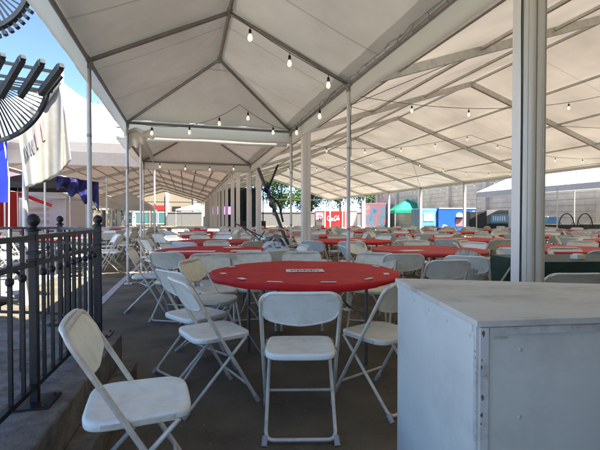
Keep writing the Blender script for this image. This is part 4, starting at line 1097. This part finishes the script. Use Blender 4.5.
# counters under it
for i, (x, y, mm, lb) in enumerate(((13.6, 21.4, cream_c, 'cream counter under the white canopy, beside the post'), (15.8, 22.4, cream_c, 'cream counter under the white canopy, toward the frame edge'))):
    r_ = empty('serving_counter', (x, y, 0), ROT, lb, 'counter'); m = MB(); m.box(0, 0, .86, 1.8, .8, .06); m.build('top', mm, r_)
    m = MB(); m.box(0, 0, .42, 1.7, .7, .82); m.build('skirt', black_c, r_)
m = MB(); m.box(0, 0, .17, .75, .45, .34); cool = m.build('cooler', ltblue_p, None, (12.9, 21.2, .89), .3, bevel=.03)
tag(cool, 'light blue cooler standing on the cream counter', 'cooler')
m = MB(); m.box(0, 0, .36, .77, .47, .04); m.build('lid', white_p, cool, bevel=.01)
for i, (x, y) in enumerate(((13.2, 20.3), (14.25, 20.5))):
    m = MB(); m.tube([(.45 * math.cos(R(t * 12)), 0, .75 + .65 * math.sin(R(t * 12)) if t not in (0, 15) else .0) for t in range(16)], .028, 6)
    m.tube([(-.42, 0, .1), (.42, 0, 1.0)], .014, 5); m.tube([(.42, 0, .1), (-.42, 0, 1.0)], .014, 5)
    tag(m.build('hoop_rack', black_p, None, (x, y, 0), .2), 'black hoop rack with crossed wires before the block wall, %s the cooler' % ('closest to' if i == 0 else 'one hoop over from'), 'rack', 'black hoop racks')

# ------------------------------------------------------------------ background buildings
fb = empty('stucco_building', (-20, 63, 0), R(10), 'cream stucco building with teal windows and red sign strip, far end of the long tent', 'building')
m = MB(); m.box(0, 4, 4, 22, 8, 8); m.build('wall', stucco, fb)
m = MB(); m.box(-2.0, -.06, 2.75, 2.6, .1, .7); m.build('sign_strip', red_p, fb)
for i, x_ in enumerate((-6.5, -3.9, -1.7, 2.6, 5.0, 7.4)):
    m = MB(); m.box(x_, -.03, 1.15, 1.9, .06, 1.7); w_ = m.build('window', glass_teal, fb)
    m = MB(); m.box(x_, -.07, 2.05, 2.0, .06, .1); m.box(x_, -.07, .27, 2.0, .06, .1); m.box(x_, -.07, 1.15, .07, .05, 1.7); m.build('frame', white_p, w_)
m = MB(); m.box(1.0, -.05, 1.5, 1.3, .1, 2.9); m.build('door', black_p, fb)
for x_ in (-.3, -5.2, 3.8):
    m = MB(); m.box(x_, -.25, 2.6, .45, .45, 5.2); m.build('pillar', white_p, fb)
popup(-14.0, 56, 5.0, 2.3, 3.1, white_can, 'white canopy at the far end of the long tent, before the stucco building', rz=R(8), val=.15)
pb = empty('office_building', (-48, 88, 0), R(12), 'pale office block with rows of dark windows beyond the plaza trees', 'building')
m = MB(); m.box(0, 5, 7, 34, 10, 14); m.build('wall', pale_wall, pb)
for f in range(4):
    for i in range(9):
        m = MB(); m.box(-14 + i * 3.5, -.04, 2.2 + f * 3.3, 1.8, .08, 1.6); m.build('window', glass_dk, pb)
m = MB(); m.box(0, 5, 14.15, 34.6, 10.6, .3); m.build('parapet', white_p, pb)
lw = empty('low_wall', (2, 62, 0), 0, 'low grey wall closing the far end of the wide tent', 'wall')
m = MB(); m.box(0, 0, 1.0, 44, .4, 2.0); m.build('wall', pale_wall, lw); m = MB(); m.box(0, 0, 2.05, 44.3, .6, .1); m.build('coping', concrete, lw)

# ------------------------------------------------------------------ trees
def tree_meshes(seed, h, w, lm):
    rnd = random.Random(seed); t = MB()
    t.tube([(0, 0, 0), (.1, 0, h * .25), (-.05, .1, h * .5), (.1, 0, h * .8)], [.26, .2, .14, .04], 8)
    cl = []
    for i in range(16):
        a = rnd.random() * 6.28; r = w * .5 * rnd.uniform(.25, .95); z = h * rnd.uniform(.38, .95); r *= math.sin(math.pi * min(1, max(.15, (z / h - .25) / .8))) ** .5
        e = Vector((r * math.cos(a), r * math.sin(a), z)); cl.append((e, rnd.uniform(.16, .28) * w))
        b = Vector((0, 0, h * rnd.uniform(.25, .6))); t.tube([b, b.lerp(e, .5) + Vector((0, 0, .2)), e], [.09, .05, .02], 5)
    c = MB()
    for e, r in cl:
        for k in range(230):
            d = Vector((rnd.gauss(0, 1), rnd.gauss(0, 1), rnd.gauss(0, .8))); d.normalize(); p = e + d * r * rnd.random() ** .4
            s_ = rnd.uniform(.10, .24); u = Vector((rnd.gauss(0, 1), rnd.gauss(0, 1), rnd.gauss(0, 1))).normalized(); v = u.orthogonal().normalized()
            c.add([p + u * s_, p + v * s_ * .6, p - u * s_, p - v * s_ * .6], [(0, 1, 2, 3)])
    return t.mesh('trunk', bark), c.mesh('crown', lm)
TM = [tree_meshes(1, 8.5, 6.5, leaf1), tree_meshes(2, 7.0, 6.0, leaf2), tree_meshes(3, 10, 7.5, leaf1)]
spots = [(-26, 60, 0, 'light green tree beyond the plaza, nearest the stucco building'), (-24, 50, 1, 'dark green tree among the plaza canopies'), (-31, 55, 2, 'tall light green tree at the outer side of the plaza'), (-20.5, 36, 1, 'dark green tree behind the cream plaza canopy'),
         (-36, 66, 0, 'light green tree before the office block'), (-8, 68, 2, 'tall tree past the far end of the tents, beside the stucco building'), (-3, 66, 0, 'bright green tree behind the leaning black boom'), (2, 70, 1, 'dark green tree past the low grey wall, left of the drinks stand'),
         (6.5, 66, 2, 'tall bright tree directly behind the red drinks stand'), (11.5, 67, 1, 'dark green tree behind the pink and teal container'), (16.5, 66, 0, 'light green tree behind the green canopy'), (21, 68, 2, 'tall tree where the block wall ends'), (-14, 72, 1, 'dark tree behind the stucco building roofline'), (-27, 30, 0, 'light tree standing alone at the open side of the plaza'), (-33, 38, 1, 'dark tree past the lone light tree of the plaza'), (-40, 47, 2, 'tall tree at the outermost corner of the plaza')]
for (x, y, k, lb) in spots:
    r_ = empty('tree', (x, y, 0), random.random() * 6, lb, 'tree', 'trees beyond the tents')
    for nm_, me in (('trunk', TM[k][0]), ('crown', TM[k][1])):
        o = bpy.data.objects.new(nm_, me); scene.collection.objects.link(o); o.parent = r_
